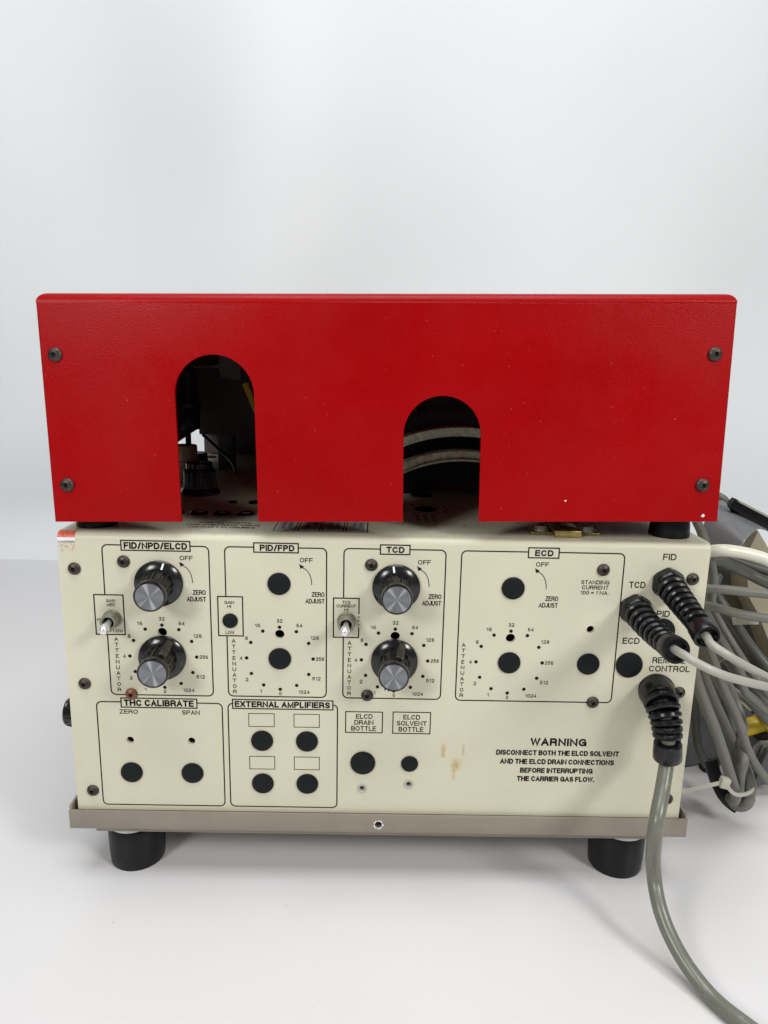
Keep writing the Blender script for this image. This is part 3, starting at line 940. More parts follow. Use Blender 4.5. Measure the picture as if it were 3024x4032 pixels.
# setpoint trimmers
def trimmer():
    return lathe([(5.0, 0), (5.0, 0.5), (4.4, 1.1), (3.3, 1.3), (3.1, 0.9)], 32), box(-2.2, 2.2, -0.35, 0.35, 0.85, 1.05)
tg = trimmer()
tm = mesh_data('trimmer', *tg[0], M['gloss'])
ts = mesh_data('slot', *tg[1], M['white_ink'])
for x in (-115.4, -102.6, -89.8, -76.9):
    o = link('trimmer', tm, cab, (x, 46.8, ZT))
    link('slot', ts, o, (0, 0, 0.1), local=True)
# brass latch bracket
hb = part('latch_bracket', join(box(73.8, 84.5, 12.5, 25, ZT + 0.05, ZT + 1.4, 0.5), box(98.0, 108.8, 12.5, 25, ZT + 0.05, ZT + 1.4, 0.5), box(84.6, 97.9, 6.5, 26, ZT + 0.1, ZT + 3.6, 0.6)), M['brass'], cab)
for x in (79.6, 103.2):
    s = link('pan_screw', mesh_data('pan_screw', *lathe([(4.2, 1.4), (4.2, 2.0), (3.3, 2.05), (3.3, 2.7), (2.9, 3.9), (1.2, 4.5), (0.2, 4.6)], 32), M['zinc']), cab, (x, 17.5, ZT))
# large black knobs on the upper face, seen through the arch
bk = mesh_data('selector_knob', *lathe([(12.4, 0.2), (12.4, 1.6), (10.6, 4.0), (10.4, 4.2), (9.9, 14.5), (8.2, 16.4), (8.2, 19.4), (7.6, 20)], 18 * 6, rfun=lambda r, h, a: r - (0.5 if (4.1 < h < 15 and (a * 18 / (2 * PI)) % 1 < 0.4) else 0)), M['gloss'])
link('selector_knob', bk, cab, (-116.3, 105.5, ZT))
link('selector_knob', bk, cab, (-77.5, 150, ZT))
link('ivory_stand', mesh_data('ivory_stand', *lathe([(8.8, 0), (8.8, 14), (8.2, 14.5), (8.2, 24), (7.7, 25)], 36), M['ivory']), cab, (-137.0, 150, ZT))

# ---- parts of the oven deck under the hood
vs_ = link('valve_stem', mesh_data('valve_stem', *lathe([(1.9, 25), (1.9, 36), (7.8, 36), (8.3, 37), (8.3, 49), (7.6, 50), (8.7, 50.5), (9.0, 52), (9.0, 54), (6.2, 55), (5.8, 66), (7.0, 66.3), (7.0, 76), (5, 77), (5, 88)], 28), M['darkbox']), cab, (-134.5, 150, ZT))
part('pipe', sweep([(-135.6, 150.0, 261.4), (-135.2, 150.0, 267.1), (-133.1, 152.0, 269.6), (-129.3, 160.0, 270.4), (-127.0, 180.0, 270.3), (-112.1, 185.0, 270.6)], 1.2), M['nickel'], cab)
def quad_box(pts, dy):
    return prism(pts, dy)
part('heater_housing', quad_box([(-136.8, 190.0, 269.1), (-137.0, 190.0, 220.7), (-82.6, 190.0, 219.9), (-82.0, 190.0, 270.2)], 40), M['maroon'], cab, smooth=False)
part('upper_bracket', quad_box([(-136.9, 188.0, 280.4), (-136.8, 188.0, 270.5), (-112.7, 188.0, 271.3), (-112.5, 188.0, 280.8)], 20), M['maroon'], cab, smooth=False)
part('frosted_tab', quad_box([(-118.4, 180.0, 280.7), (-118.7, 180.0, 266.3), (-117.4, 180.0, 263.0), (-113.2, 180.0, 261.9), (-104.0, 180.0, 261.1), (-103.5, 180.0, 281.0)], 2), M['clear'], cab, smooth=False)
part('support_post', box(-126.5, -115.0, 203, 213, ZT, 236), M['greyplate'], cab, smooth=False)
part('spacer_post', shift(lathe([(4.5, 0), (4.5, 34)], 20), (-88, 222, ZT)), M['zinc'], cab)
part('thin_lead', sweep([(-135.7, 195.0, 219.9), (-127.4, 190.0, 213.9), (-115.9, 180.0, 206.5), (-107.9, 165.0, 203.1), (-102.2, 150.0, 199.4)], 1.2), M['darkbox'], cab)
part('yellow_wire', sweep([(-95.0, 150.0, 259.9), (-92.0, 150.0, 252.5), (-88.9, 150.0, 245.1), (-84.1, 150.0, 235.3)], 2.2), M['yellow'], cab)
# grey plate, drum and its two curved straps behind the right arch
part('added_shade_sheet', box(-157.3, 152, 286, 288, 194.2, 288), M['maroon'], cab, smooth=False)  # added dark sheet, hides the red back so the hood interior looks unlit
part('inner_plate', box(-38, 120, 150, 152, 205, 275), M['greyplate'], cab, smooth=False)
screw(cab, (22.5, 150, 245.5), screw_mesh(M['screw'], R=4.6, h=2.6), name='plate_screw')
def arc_band(r0, r1, y0, y1, cz, cx=47, a0=-34, a1=34, n=28):
    V, F = [], []
    for i in range(n + 1):
        a = math.radians(a0 + (a1 - a0) * i / n)
        for r, y in ((r0, y0), (r1, y0), (r1, y1), (r0, y1)):
            V.append((cx + r * math.sin(a), y, cz + r * math.cos(a)))
    for i in range(n):
        for k in range(4):
            l = (k + 1) % 4
            F.append((4 * i + k, 4 * i + l, 4 * i + 4 + l, 4 * i + 4 + k))
    F += [(0, 1, 2, 3), (4 * n + 3, 4 * n + 2, 4 * n + 1, 4 * n)]
    return V, F
s1 = part('curved_strap', arc_band(93.9, 98.4, 100, 112, 138.4), M['alu'], cab)
part('strap_lip', arc_band(98.4, 99.6, 96.5, 112, 138.4), M['alu'], s1)
s2 = part('curved_strap', arc_band(82.0, 86.6, 92, 104, 137.6), M['alu'], cab)
part('strap_lip', arc_band(80.9, 82.0, 88.5, 104, 137.6), M['alu'], s2)
part('drum', join(shift(lathe([(80, 0), (80, 30)], 48, axis=(0, 1, 0)), (47, 106, 137.6)), shift(lathe([(92, 0), (92, 20)], 48, axis=(0, 1, 0)), (47, 116, 138.0))), M['darkbox'], cab) if False else part('drum', arc_band(62, 92, 118, 140, 138.0, a0=-60, a1=60, n=40), M['darkbox'], cab)

# ================================================================ RED HOOD
hood = thing('red_hood', (0.6, -3.0, 201.3), 'bright red metal hood with two arched openings sitting on top of the cabinet', 'metal hood')
HR = Matrix(((0.9998157, 0.0004355, -0.0191925), (0.0000000, 0.9997426, 0.0226873), (0.0191974, -0.0226832, 0.9995584)))           # columns: width, depth, height directions
hood.rotation_mode = 'QUATERNION'
hood.rotation_quaternion = HR.to_quaternion()
def hood_shell():
    """front and sides open at the bottom, slightly higher at the back; local mm"""
    W, H, D = 159.6, 106.1, 300.0
    bm = bmesh.new()
    lift = 27.0
    v = [bm.verts.new(c) for c in ((-W, 0, 0), (W, 0, 0), (W, 0, H), (-W, 0, H), (-W, D, lift), (W, D, 12.0), (W, D, H), (-W, D, H))]
    for f in ((0, 1, 2, 3), (1, 5, 6, 2), (4, 0, 3, 7), (3, 2, 6, 7)):
        bm.faces.new([v[i] for i in f])
    bl = [bm.verts.new(c) for c in ((-W + 0.5, D, -4.2), (W, D, -9.5))]
    bm.faces.new([v[7], v[6], v[5], bl[1], bl[0], v[4]])
    bm.edges.ensure_lookup_table()
    te = [e for e in bm.edges if all(abs(x.co.z - H) < 1e-4 for x in e.verts)]
    bmesh.ops.bevel(bm, geom=te, offset=4.8, segments=9, affect='EDGES', profile=0.5)
    ve = [e for e in bm.edges if abs(e.verts[0].co.x - e.verts[1].co.x) < 1e-3 and abs(abs(e.verts[0].co.x) - W) < 1e-3 and abs(e.verts[0].co.y) < 1e-3 and abs(e.verts[1].co.y) < 1e-3]
    bmesh.ops.bevel(bm, geom=ve, offset=0.9, segments=3, affect='EDGES', profile=0.5)
    return grab(bm)
g = hood_shell()
hs = link('hood_shell', mesh_data('hood_shell', *g, M['red']), hood, (0, 0, 0), local=True)
md = hs.modifiers.new('thick', 'SOLIDIFY')
md.thickness = 1.6 * MM
md.offset = -1
md.use_even_offset = True
bpy.context.view_layer.update()
me = bpy.data.meshes.new_from_object(hs.evaluated_get(bpy.context.evaluated_depsgraph_get()))
hs.modifiers.clear()
hs.data = me
def arch(u0, u1, top):
    r = (u1 - u0) / 2
    c = (u0 + u1) / 2
    pts = [(u0, -8, -10), (u1, -8, -10)] + [(c + r * math.cos(a), -8, top - r + r * math.sin(a)) for a in [PI * k / 28 for k in range(29)]]
    return prism(pts, 24)
boolean_cut(hs, join(arch(-98.8, -61.9, 78.6), arch(7.7, 44.2, 59.9)))
for u, v in ((-152.6, 78.4), (-152.0, 17.9), (151.2, 78.9), (150.6, 17.8)):
    o = link('button_screw', scr[0], hood, (u, 0, v), FRONT, local=True)
    o.scale = (1.05, 1.05, 1.0)
    link('hex_socket', scr[1], o, (0, 0, 0), local=True)
ch = [(2.0 * (1 + 0.3 * math.sin(i * 2.9)) * 0.42 * math.cos(2 * PI * i / 9), -0.06, 2.0 * (1 + 0.3 * math.sin(i * 4.1)) * 0.36 * math.sin(2 * PI * i / 9)) for i in range(9)]
link('paint_chip', mesh_data('paint_chip', ch, [tuple(range(9))], M['white_ink'], False), hood, (152.2, 0, 2.9), local=True)
link('paint_chip', mesh_data('paint_chip', [(x * 0.55, y, z * 0.55) for x, y, z in ch], [tuple(range(9))], M['white_ink'], False), hood, (85.5, 0, 10.2), local=True)

# ================================================================ PLUGGED CABLES
def plug_cable(name, label, path, base_dir, base_r, boot_r, collar_r, nrib, cable_pts, cable_r, cmat, group='cables plugged into the front panel', solid=0.45, hexnut=True, blen=5.0, rib_t=2.6):
    t = thing(name, path[0], label, 'cable', group)
    b = Vector(base_dir)
    P0 = Vector(path[0])
    rf = (lambda r, h, a: r / max(math.cos(((a + PI / 6) % (PI / 3)) - PI / 6), 0.94)) if hexnut else None
    part('socket_ring', lathe([(base_r * 1.03, -0.2), (base_r * 1.04, 1.2), (base_r, 1.4), (base_r, blen * 0.35), (base_r * 0.86, blen * 0.92), (base_r * 0.80, blen)], 48, tuple(P0), tuple(b), rfun=rf), M['boot'], t)
    P = catmull(path[1:] if len(path) > 4 else path, 10)
    P = catmull(path, 10)
    # arc length
    S = [0]
    for i in range(1, len(P)):
        S.append(S[-1] + (P[i] - P[i - 1]).length)
    Lt = S[-1]
    def at(s):
        for i in range(1, len(P)):
            if S[i] >= s:
                k = (s - S[i - 1]) / max(1e-6, S[i] - S[i - 1])
                p = P[i - 1].lerp(P[i], k)
                return p, (P[min(i + 1, len(P) - 1)] - P[max(i - 2, 0)]).normalized()
        return P[-1], (P[-1] - P[-2]).normalized()
    gs = []
    # solid tapering core of the upper boot
    core = [p for p in P if True][: max(3, int(len(P) * solid))]
    gs.append(sweep([tuple(c) for c in core[::3]], lambda k: base_r * 0.84 * (1 - k) + boot_r * 0.60 * k, 28, 4))
    s0, s1 = blen * 0.9, Lt - collar_r * 1.3 - 1.0
    for i in range(nrib):
        s = s0 + (s1 - s0) * ((i + 0.35) / nrib) ** 0.92
        p, d = at(s)
        k = (i + 0.5) / nrib
        r = (base_r * 0.97) * (1 - k) + boot_r * k
        gs.append(lathe([(r * 0.48, -rib_t * 0.55), (r * 0.90, -rib_t * 0.48), (r, -rib_t * 0.22), (r, rib_t * 0.22), (r * 0.90, rib_t * 0.48), (r * 0.48, rib_t * 0.55)], 32, tuple(p), tuple(d)))
    # side spines that tie the ribs together
    fr = frames(P)
    i0 = int(len(P) * solid * 0.9)
    for sg in (1, -1):
        sp = [tuple(P[i] + fr[i][2] * sg * boot_r * 0.78) for i in range(i0, len(P), 4)]
        if len(sp) > 2:
            gs.append(sweep(sp, boot_r * 0.17, 8, 3))
    part('strain_relief_boot', join(*gs), M['boot'], t)
    p, d = P[-1], (P[-1] - P[-4]).normalized()
    cl = collar_r * 1.25
    part('end_collar', lathe([(collar_r * 0.8, -cl), (collar_r * 0.97, -cl * 0.93), (collar_r, -cl * 0.5), (collar_r, cl * 0.02), (collar_r * 0.95, cl * 0.08), (collar_r * 0.80, cl * 0.08), (collar_r * 0.76, -cl * 0.3)], 36, tuple(p), tuple(d)), M['boot'], t)
    pts = [tuple(P[int(len(P) * 0.45)]), tuple(P[int(len(P) * 0.75)]), tuple(P[-1])] + cable_pts
    part('cord', sweep(pts, cable_r, 20, 10), M[cmat], t)
    return t
plug_cable('plugged_cable', 'grey cable plugged in below the FID lettering, highest of the three', [(140.5, 0, 172.0), (140.5, -13, 169.3), (140.5, -25, 167.0), (140.5, -35, 165.0), (140.6, -45.5, 162.2)], (0, -1, -0.05), 7.4, 5.3, 5.9, 7,
           [(139.9, -52.0, 161.4), (145.0, -56.0, 158.4), (155.3, -52.0, 152.0), (170.9, -44.0, 142.9), (191.4, -32.0, 130.9)], 1.85, 'cable_pale')
plug_cable('plugged_cable', 'grey cable plugged in below the TCD lettering, left of the three', [(125.6, 0, 158.0), (125.6, -14, 156.6), (125.9, -27, 156.0), (125.9, -39, 156.4), (125.6, -50.5, 157.8)], (0, -1, -0.03), 7.4, 5.4, 6.0, 7,
           [(126.2, -57.0, 158.5), (131.3, -62.0, 156.4), (141.0, -62.0, 152.1), (154.0, -56.0, 146.5), (169.1, -48.0, 140.4), (187.6, -38.0, 133.8)], 1.85, 'cable_pale')
plug_cable('plugged_cable', 'thick grey cable plugged in below REMOTE CONTROL and hanging onto the table', [(140.4, 0.0, 114.6), (139.2, -6.0, 114.8), (138.8, -11.0, 114.1), (139.0, -15.0, 111.0), (139.6, -18.0, 106.1), (140.1, -20.0, 99.8), (140.3, -21.0, 94.4), (140.7, -21.0, 89.0)], tuple(Vector((138.8, -11.0, 114.1)) - Vector((140.4, 0.0, 114.6))), 9.0, 6.9, 6.8, 6,
           [(136.1, -30.0, 78.8), (129.4, -42.0, 64.7), (134.3, -34.2, 36.0), (135.1, -45.2, 22.0), (139.9, -58.1, 11.0), (147.6, -72.4, 4.2), (155.6, -85.6, 3.7), (167.1, -97.2, 3.7), (197.4, -111.8, 3.7)], 3.55, 'cable_thick', solid=0.45, hexnut=False, blen=11.5, rib_t=2.9)

# ================================================================ CABLE TANGLE AT THE RIGHT
def cable(label, pts, r, mat='cable', name='loose_cable', cat='cable', group='loose grey cables beside the cabinet', n=16):
    return part(name, sweep(pts, r, n, 10), M[mat], None, label=label, cat=cat, group=group)
cable('grey cable arching out from behind the red hood at its lower right', [(236.9, 170.0, 182.5), (240.2, 165.0, 185.9), (241.2, 160.0, 185.7), (244.5, 160.0, 183.0), (249.8, 165.0, 178.0), (257.4, 175.0, 171.6), (267.6, 190.0, 159.9)], 3.0)
cable('milky plastic tube arching out beside the top right corner of the cabinet', [(175.6, 40.0, 176.6), (178.6, 38.0, 178.7), (184.4, 35.0, 180.1), (193.3, 35.0, 179.1), (202.3, 35.0, 177.2), (208.9, 35.0, 175.0), (220.1, 38.0, 169.7)], 3.4, 'tubing', 'plastic_tube', 'tube', None)
cable('dark grey cable just under the milky tube', [(207.4, 85.0, 163.5), (214.7, 85.0, 161.3), (223.6, 85.0, 158.5), (231.1, 85.0, 156.2), (238.5, 85.0, 154.1), (246.0, 85.0, 151.9)], 3.1, 'cable_dark')
cable('second dark grey cable under the milky tube, thicker and lower', [(193.6, 70.0, 164.7), (201.3, 72.0, 163.7), (211.5, 75.0, 159.5), (223.1, 80.0, 154.2), (230.7, 80.0, 150.5), (236.6, 80.0, 147.9), (244.3, 80.0, 143.9)], 3.5, 'cable_dark')
cable('pale grey cable running straight down against the top right edge of the cabinet', [(169.4, 40.0, 195.5), (173.2, 40.0, 188.7), (179.4, 40.0, 173.8), (182.9, 42.0, 165.4), (185.6, 45.0, 156.4), (187.0, 48.0, 147.2), (192.2, 55.0, 141.2)], 2.5)
hc = cable('grey cable with red scuffs running level to the right under the dark cables', [(166.3, 24.0, 162.7), (171.1, 22.0, 162.6), (179.2, 20.0, 162.7), (187.9, 18.0, 162.5), (200.4, 16.0, 162.0), (208.7, 16.0, 161.6)], 2.45)
cable('grey cable sloping right just below the red-scuffed one', [(170.7, 30.0, 151.3), (174.6, 28.0, 151.2), (182.6, 24.0, 150.1), (190.6, 20.0, 149.0), (202.3, 16.0, 148.4), (210.7, 16.0, 147.4)], 2.5)
cable('grey cable crossing steeply behind the two level cables', [(202.4, 75.0, 154.1), (198.1, 70.0, 147.5), (201.2, 68.0, 141.3), (204.7, 66.0, 136.3), (210.6, 62.0, 126.9), (220.6, 60.0, 113.9), (229.2, 55.0, 103.4), (237.0, 50.0, 94.8)], 3.2, 'cable_dark')
cable('glossy grey cable slanting down right behind the upper plug collar', [(186.2, 50.0, 145.6), (190.0, 48.0, 139.2), (194.8, 46.0, 131.2), (201.6, 42.0, 120.1), (209.6, 40.0, 109.1), (218.2, 36.0, 98.4), (224.4, 36.0, 91.2)], 2.3)
cable('grey cable slanting down right directly beneath the upper plug collar', [(176.8, 36.0, 148.0), (180.3, 36.0, 141.9), (186.0, 36.0, 133.3), (194.4, 36.0, 120.9), (202.6, 36.0, 109.4), (205.9, 36.0, 98.4), (215.2, 38.0, 90.2), (224.0, 40.0, 82.6), (232.9, 40.0, 75.5)], 2.4)
cable('grey cable hanging straight from the lower plugged cable down through the tied bundle', [(177.0, 30.0, 132.1), (181.1, 30.0, 123.2), (185.1, 30.0, 114.6), (189.2, 30.0, 105.7), (195.8, 32.0, 94.8), (202.0, 34.0, 84.6), (207.6, 36.0, 73.3), (213.5, 38.0, 61.0), (219.7, 38.0, 50.5), (227.4, 36.0, 41.2), (236.3, 36.0, 35.2)], 2.55)
cable('thickest light grey cable loop, front left of the tied bundle', [(169.0, 22.0, 116.5), (172.4, 22.0, 107.7), (179.4, 24.0, 94.0), (186.0, 26.0, 81.6), (192.4, 28.0, 68.5), (198.7, 30.0, 54.7), (203.9, 32.0, 43.4), (209.4, 36.0, 32.7), (211.6, 40.0, 25.0), (212.6, 46.0, 22.2)], 3.1, 'cable')
cable('grey cable of the tied bundle just right of the black strap', [(184.3, 44.0, 107.5), (189.2, 44.0, 96.6), (196.4, 46.0, 83.7), (204.2, 48.0, 70.6), (210.6, 48.0, 58.4), (213.6, 46.0, 48.0), (215.0, 44.0, 38.0), (214.0, 42.0, 28.7), (213.1, 44.0, 22.7), (213.5, 50.0, 20.8)], 2.9)
cable('grey cable of the tied bundle bent back in a tight loop at its lowest end', [(194.1, 56.0, 101.4), (200.2, 56.0, 90.9), (206.9, 56.0, 79.6), (211.0, 54.0, 69.1), (213.7, 52.0, 58.2), (216.3, 50.0, 51.0), (217.7, 46.0, 45.1), (220.9, 44.0, 36.0), (222.4, 44.0, 27.5), (221.0, 46.0, 19.3), (219.0, 52.0, 15.6), (219.2, 60.0, 16.8)], 3.6)
cable('grey cable rising from the tie and crossing behind the bundle', [(213.7, 40.0, 32.2), (210.8, 36.0, 45.1), (211.9, 36.0, 54.1), (213.4, 44.0, 59.5), (216.6, 50.0, 66.4), (215.7, 54.0, 74.2), (213.8, 58.0, 81.1), (208.9, 60.0, 91.2)], 2.7)
cable('short grey loop hooked up against the lower right edge of the cabinet', [(188.0, 60.0, 86.7), (191.6, 60.0, 72.2), (192.8, 58.0, 60.7), (194.6, 56.0, 50.1), (197.7, 54.0, 42.8), (201.6, 54.0, 39.0), (205.7, 56.0, 38.3), (210.2, 62.0, 37.3)], 2.7, 'cable_dark')
cable('grey cable curling out to the right above the yellow connector', [(220.8, 90.0, 78.3), (229.6, 88.0, 72.4), (237.0, 86.0, 67.3), (242.8, 84.0, 62.2), (251.5, 84.0, 53.5), (261.2, 84.0, 47.4)], 2.9)
cable('dark cable running down behind the tied bundle', [(196.2, 70.0, 94.1), (203.7, 72.0, 77.7), (212.0, 74.0, 61.7), (218.3, 74.0, 50.0), (222.8, 72.0, 38.0), (226.3, 70.0, 28.2), (226.2, 66.0, 19.6)], 2.6, 'cable_dark')
for k, (lab, a) in enumerate((('uppermost of the three grey cables passing behind the lower plugged cable at the frame edge', 0), ('middle of the three grey cables passing behind the lower plugged cable at the frame edge', 90), ('lowest of the three grey cables passing behind the lower plugged cable at the frame edge', 190))):
    cable(lab, [(215.4, 70.0, 106.0), (221.0, 68.0, 99.1), (227.8, 66.0, 93.2), (236.1, 64.0, 88.0), (243.5, 64.0, 83.6)] if k == 0 else ([(215.0, 76.0, 100.3), (222.0, 74.0, 92.2), (230.5, 72.0, 84.6), (241.3, 70.0, 73.4), (250.9, 70.0, 66.3)] if k == 1 else [(213.9, 82.0, 94.6), (220.4, 80.0, 86.2), (225.1, 78.0, 81.5), (234.8, 76.0, 76.2), (244.3, 74.0, 67.5), (254.1, 74.0, 59.0)]), 2.3, 'cable_dark' if k != 1 else 'cable')
# black strap wrapped round the back of the bundle
part('black_strap', flat_sweep([(200.5, 52.0, 44.1), (203.3, 52.0, 36.5), (207.0, 52.0, 28.0), (211.2, 50.0, 20.8), (215.6, 50.0, 16.5), (219.9, 50.0, 13.5)], 7.5, 2.5, up=(1, 0, 0.3)), M['darkbox'], None, label='black strap running down the left side of the tied cable bundle', cat='strap')
part('cable_sleeve', sweep([(214.3, 52.0, 22.1), (216.6, 50.0, 17.8), (219.6, 48.0, 16.6), (222.7, 47.0, 18.7), (224.1, 47.0, 23.0)], 4.0, 18), M['cable'], None, label='grey rubber end loop at the very bottom of the tied bundle', cat='cable')
# cable tie
zt = thing('cable_tie', (193.0, 20.0, 49.8), 'white nylon cable tie round the bundle with a long tail reaching to the cabinet', 'cable tie')
part('tie_tail', flat_sweep([(167.9, 20.0, 42.7), (170.3, 20.0, 43.5), (177.9, 20.0, 45.6), (184.8, 20.0, 47.7), (192.0, 20.0, 49.6)], 2.0, 1.0), M['nylon'], zt)
part('tie_head', shift(xform(box(-2.5, 2.5, -2.0, 2.0, -3.0, 3.0, 0.5), Matrix.Rotation(0.22, 3, 'Y')), (193.2, 20.0, 49.6)), M['nylon'], zt)
part('tie_loop', flat_sweep([(194.7, 20.0, 48.3), (197.9, 22.0, 43.8), (203.4, 26.0, 38.6), (209.8, 30.0, 35.5), (216.4, 34.0, 34.3), (222.1, 40.0, 33.1), (227.5, 50.0, 29.6)], 2.0, 1.0, up=(0, 0, 1)), M['nylon'], zt)
part('cable_tie', flat_sweep([(207.3, 60.0, 130.2), (209.2, 58.0, 131.0), (211.6, 55.0, 132.4), (213.9, 52.0, 133.7), (216.8, 50.0, 134.5)], 4.0, 1.0), M['nylon'], None, label='nylon tie strip with fine teeth lying across the beige case', cat='cable tie')

# ---- ribbon cables: corrugated sheets
def ribbon(name, label, A, B, wires, mat, edge=None, amp=0.95, group=None):
    """sheet between two edge curves; wires run along the curves"""
    a = catmull(A, 6)
    b = catmull(B, 6)
    m = min(len(a), len(b))
    V, F = [], []
    k = wires * 6
    for j in range(m):
        d = b[j] - a[j]
        t = (a[min(j + 1, m - 1)] - a[max(j - 1, 0)])
        nn = d.cross(t)
        nn.normalize()
        for i in range(k + 1):
            u = i / k
            V.append(tuple(a[j] + d * u + nn * amp * abs(math.sin(PI * wires * u))))
    for j in range(m - 1):
        for i in range(k):
            F.append((j * (k + 1) + i, j * (k + 1) + i + 1, (j + 1) * (k + 1) + i + 1, (j + 1) * (k + 1) + i))
    # second skin for thickness
    n0 = len(V)
    V += [(x, y + 1.0, z - 0.3) for x, y, z in V]
    F += [tuple(q + n0 for q in f[::-1]) for f in list(F)]
    t = thing(name, tuple(a[0]), label, 'ribbon cable', group)
    part('wires', (V, F), M[mat], t, angle=70)
    if edge:
        part('edge_wire', sweep([tuple(x) for x in b[::3]], 0.7, 8, 3), M[edge], t)
    return t
ribbon('ribbon_cable', 'wide grey ribbon cable folded over beside the lower right corner of the hood',
       [(208.9, 120.0, 159.4), (211.7, 120.0, 172.1), (217.6, 125.0, 182.9), (223.0, 130.0, 188.0), (231.3, 140.0, 187.1), (240.5, 150.0, 181.9), (252.6, 160.0, 173.4), (265.5, 170.0, 165.9)],
       [(208.0, 70.0, 167.8), (211.8, 70.0, 172.9), (215.5, 72.0, 177.3), (221.6, 78.0, 179.5), (228.2, 86.0, 179.7), (236.2, 95.0, 178.6), (249.2, 110.0, 174.0), (259.7, 120.0, 169.9)], 26, 'ribbon')
ribbon('ribbon_cable', 'grey ribbon cable seen in the dark gap under the milky tube',
       [(215.8, 100.0, 158.9), (214.3, 100.0, 149.7), (212.9, 100.0, 138.9), (207.4, 100.0, 135.3)],
       [(225.5, 100.0, 154.8), (223.0, 100.0, 148.3), (220.9, 100.0, 139.0), (217.3, 100.0, 131.5)], 8, 'ribbon')
ribbon('ribbon_cable', 'broad grey-blue ribbon cable hanging behind the loops at the lower right of the cabinet',
       [(197.4, 110.0, 47.8), (200.3, 108.0, 32.9), (202.2, 106.0, 19.7), (208.2, 110.0, 3.9), (220.9, 130.0, -12.5)],
       [(229.5, 110.0, 40.8), (231.1, 104.0, 33.3), (233.0, 102.0, 23.6), (236.1, 106.0, 13.6), (242.2, 130.0, -4.9)], 34, 'ribbon', amp=0.6)
ribbon('ribbon_cable', 'dark curved ribbon cable with a red edge wire under the yellow connector',
       [(251.2, 110.0, 20.6), (255.4, 110.0, 22.2), (260.5, 112.0, 18.2), (264.2, 116.0, 12.0)],
       [(250.0, 110.0, 30.2), (255.6, 110.0, 31.3), (261.7, 112.0, 28.8), (267.4, 116.0, 21.8)], 10, 'charcoal', 'red_wire')
ribbon('ribbon_cable', 'short grey ribbon cable with a red edge clamped in the connector above the charcoal box',
       [(251.0, 84.0, 37.3), (249.9, 84.0, 30.0), (248.1, 84.0, 22.1), (245.9, 84.0, 13.3)],
       [(256.2, 84.0, 36.0), (254.2, 84.0, 29.1), (251.9, 84.0, 21.3), (248.9, 84.0, 9.6)], 5, 'cable_pale', 'red_wire')
# black header connector
hd = thing('header_connector', (234.5, 110.0, 184.1), 'long black plastic header connector with a grey strip along its upper edge', 'connector')
part('body', prism([(222.9, 110.0, 190.9), (225.5, 110.0, 194.8), (255.8, 110.0, 180.4), (257.3, 110.0, 169.8), (243.8, 110.0, 176.3), (231.6, 110.0, 182.8), (226.6, 110.0, 185.1), (223.1, 110.0, 189.0)], 5), M['darkbox'], hd, smooth=False)
part('strip', prism([(225.2, 106.0, 194.7), (226.3, 106.0, 194.2), (253.5, 106.0, 181.4), (253.7, 106.0, 179.9), (234.8, 106.0, 188.9), (226.0, 106.0, 193.1)], 4), M['cable_pale'], hd, smooth=False)
part('groove', prism([(222.7, 108.0, 189.1), (224.5, 108.0, 189.1), (255.6, 108.0, 174.3), (256.0, 108.0, 170.9), (242.7, 108.0, 177.1), (230.6, 108.0, 183.5)], 3), M['darkbox'], hd, smooth=False)
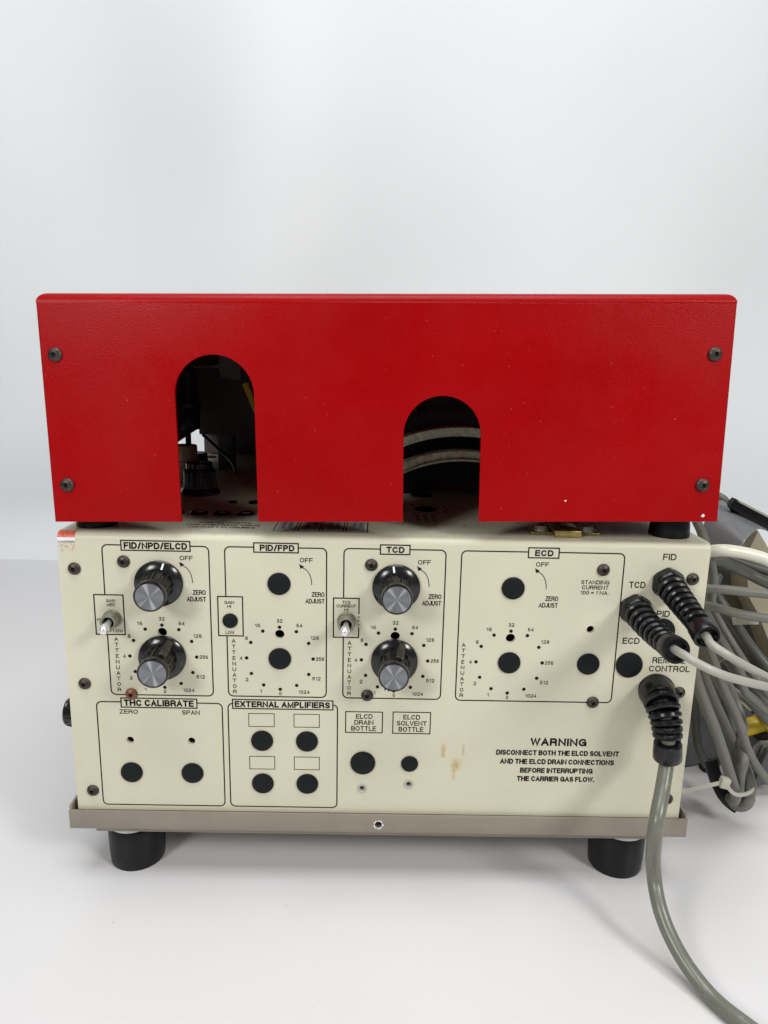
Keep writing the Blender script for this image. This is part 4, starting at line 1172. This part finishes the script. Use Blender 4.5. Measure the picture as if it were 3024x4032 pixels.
# beige case behind the cables
bc = thing('beige_case', (285.1, 150.0, 17.1), 'beige instrument case standing behind the tangle of grey cables', 'case')
part('body', prism([(265.0, 150.0, 164.4), (278.8, 150.0, 145.0), (318.1, 150.0, 77.1), (326.9, 150.0, 17.9), (302.9, 150.0, 40.0), (282.9, 150.0, 83.3), (273.1, 150.0, 102.7), (264.4, 150.0, 115.6), (258.8, 150.0, 146.3)], 60), M['beige'], bc, smooth=False)
part('case_shaded_side', prism([(238.5, 176.0, 33.7), (245.1, 176.0, 102.2), (263.0, 176.0, 156.9), (278.8, 176.0, 157.6), (294.5, 176.0, 103.2), (344.6, 176.0, 4.0), (324.9, 176.0, -12.5), (265.3, 176.0, -9.5)], 30), M['beige_shaded'], bc, smooth=False)  # set-back sheet whose dark colour paints the shade left of the case
part('lower_flap', prism([(270.1, 158.0, 30.2), (280.3, 158.0, 40.2), (294.2, 158.0, 36.3), (304.4, 158.0, 31.8), (305.7, 158.0, 22.5), (278.2, 158.0, 11.5), (275.3, 158.0, 19.3)], 8), M['beige'], bc, smooth=False)
part('black_stripe', prism([(271.2, 148.0, 22.0), (282.7, 148.0, 29.7), (297.9, 148.0, 38.9), (298.4, 148.0, 35.8), (284.3, 148.0, 27.9), (271.8, 148.0, 19.0)], 1.5), M['darkbox'], bc, smooth=False)
# yellow connector, black connectors, charcoal box
yc = thing('yellow_connector', (251.0, 95.0, 43.3), 'yellow plastic connector at the right frame edge among the cables', 'connector')
part('body', sweep([(241.9, 95.0, 41.8), (248.8, 95.0, 44.2), (254.4, 95.0, 46.2)], 5.6, 20), M['yellow'], yc)
part('nose', sweep([(252.9, 93.0, 46.8), (257.5, 93.0, 49.6), (263.9, 93.0, 52.0)], 6.6, 20), M['yellow'], yc)
bcn = thing('black_connector', (254.1, 90.0, 37.9), 'small black ribbon connector just under the yellow connector', 'connector')
part('body', prism([(251.4, 92.0, 39.7), (257.5, 92.0, 40.5), (264.9, 92.0, 41.1), (265.8, 92.0, 34.2), (255.0, 92.0, 33.3), (252.9, 92.0, 36.3)], 12), M['darkbox'], bcn, smooth=False)
part('grey_clip', prism([(248.5, 88.0, 31.7), (252.2, 88.0, 35.4), (260.0, 88.0, 36.2), (260.2, 88.0, 34.9), (253.2, 88.0, 34.0), (250.7, 88.0, 30.8), (247.8, 88.0, 17.3), (246.7, 88.0, 17.8)], 3), M['cable_pale'], bcn, smooth=False)
part('charcoal_box', prism([(246.1, 80.0, 9.0), (249.3, 80.0, 25.1), (252.0, 80.0, 34.2), (264.6, 80.0, 37.1), (268.1, 80.0, 12.1)], 60), M['charcoal'], None, smooth=False, label='charcoal grey plastic box on the table behind the cables at the right edge', cat='box')
part('thin_ring', sweep([(204.6, 70.0, 30.5), (204.5, 70.0, 28.3), (206.8, 70.0, 26.1), (209.2, 70.0, 25.9), (209.8, 70.0, 27.9)], 1.3, 10), M['darkbox'], None, label='small dark glossy hook peeking under the short cable loop', cat='hook')
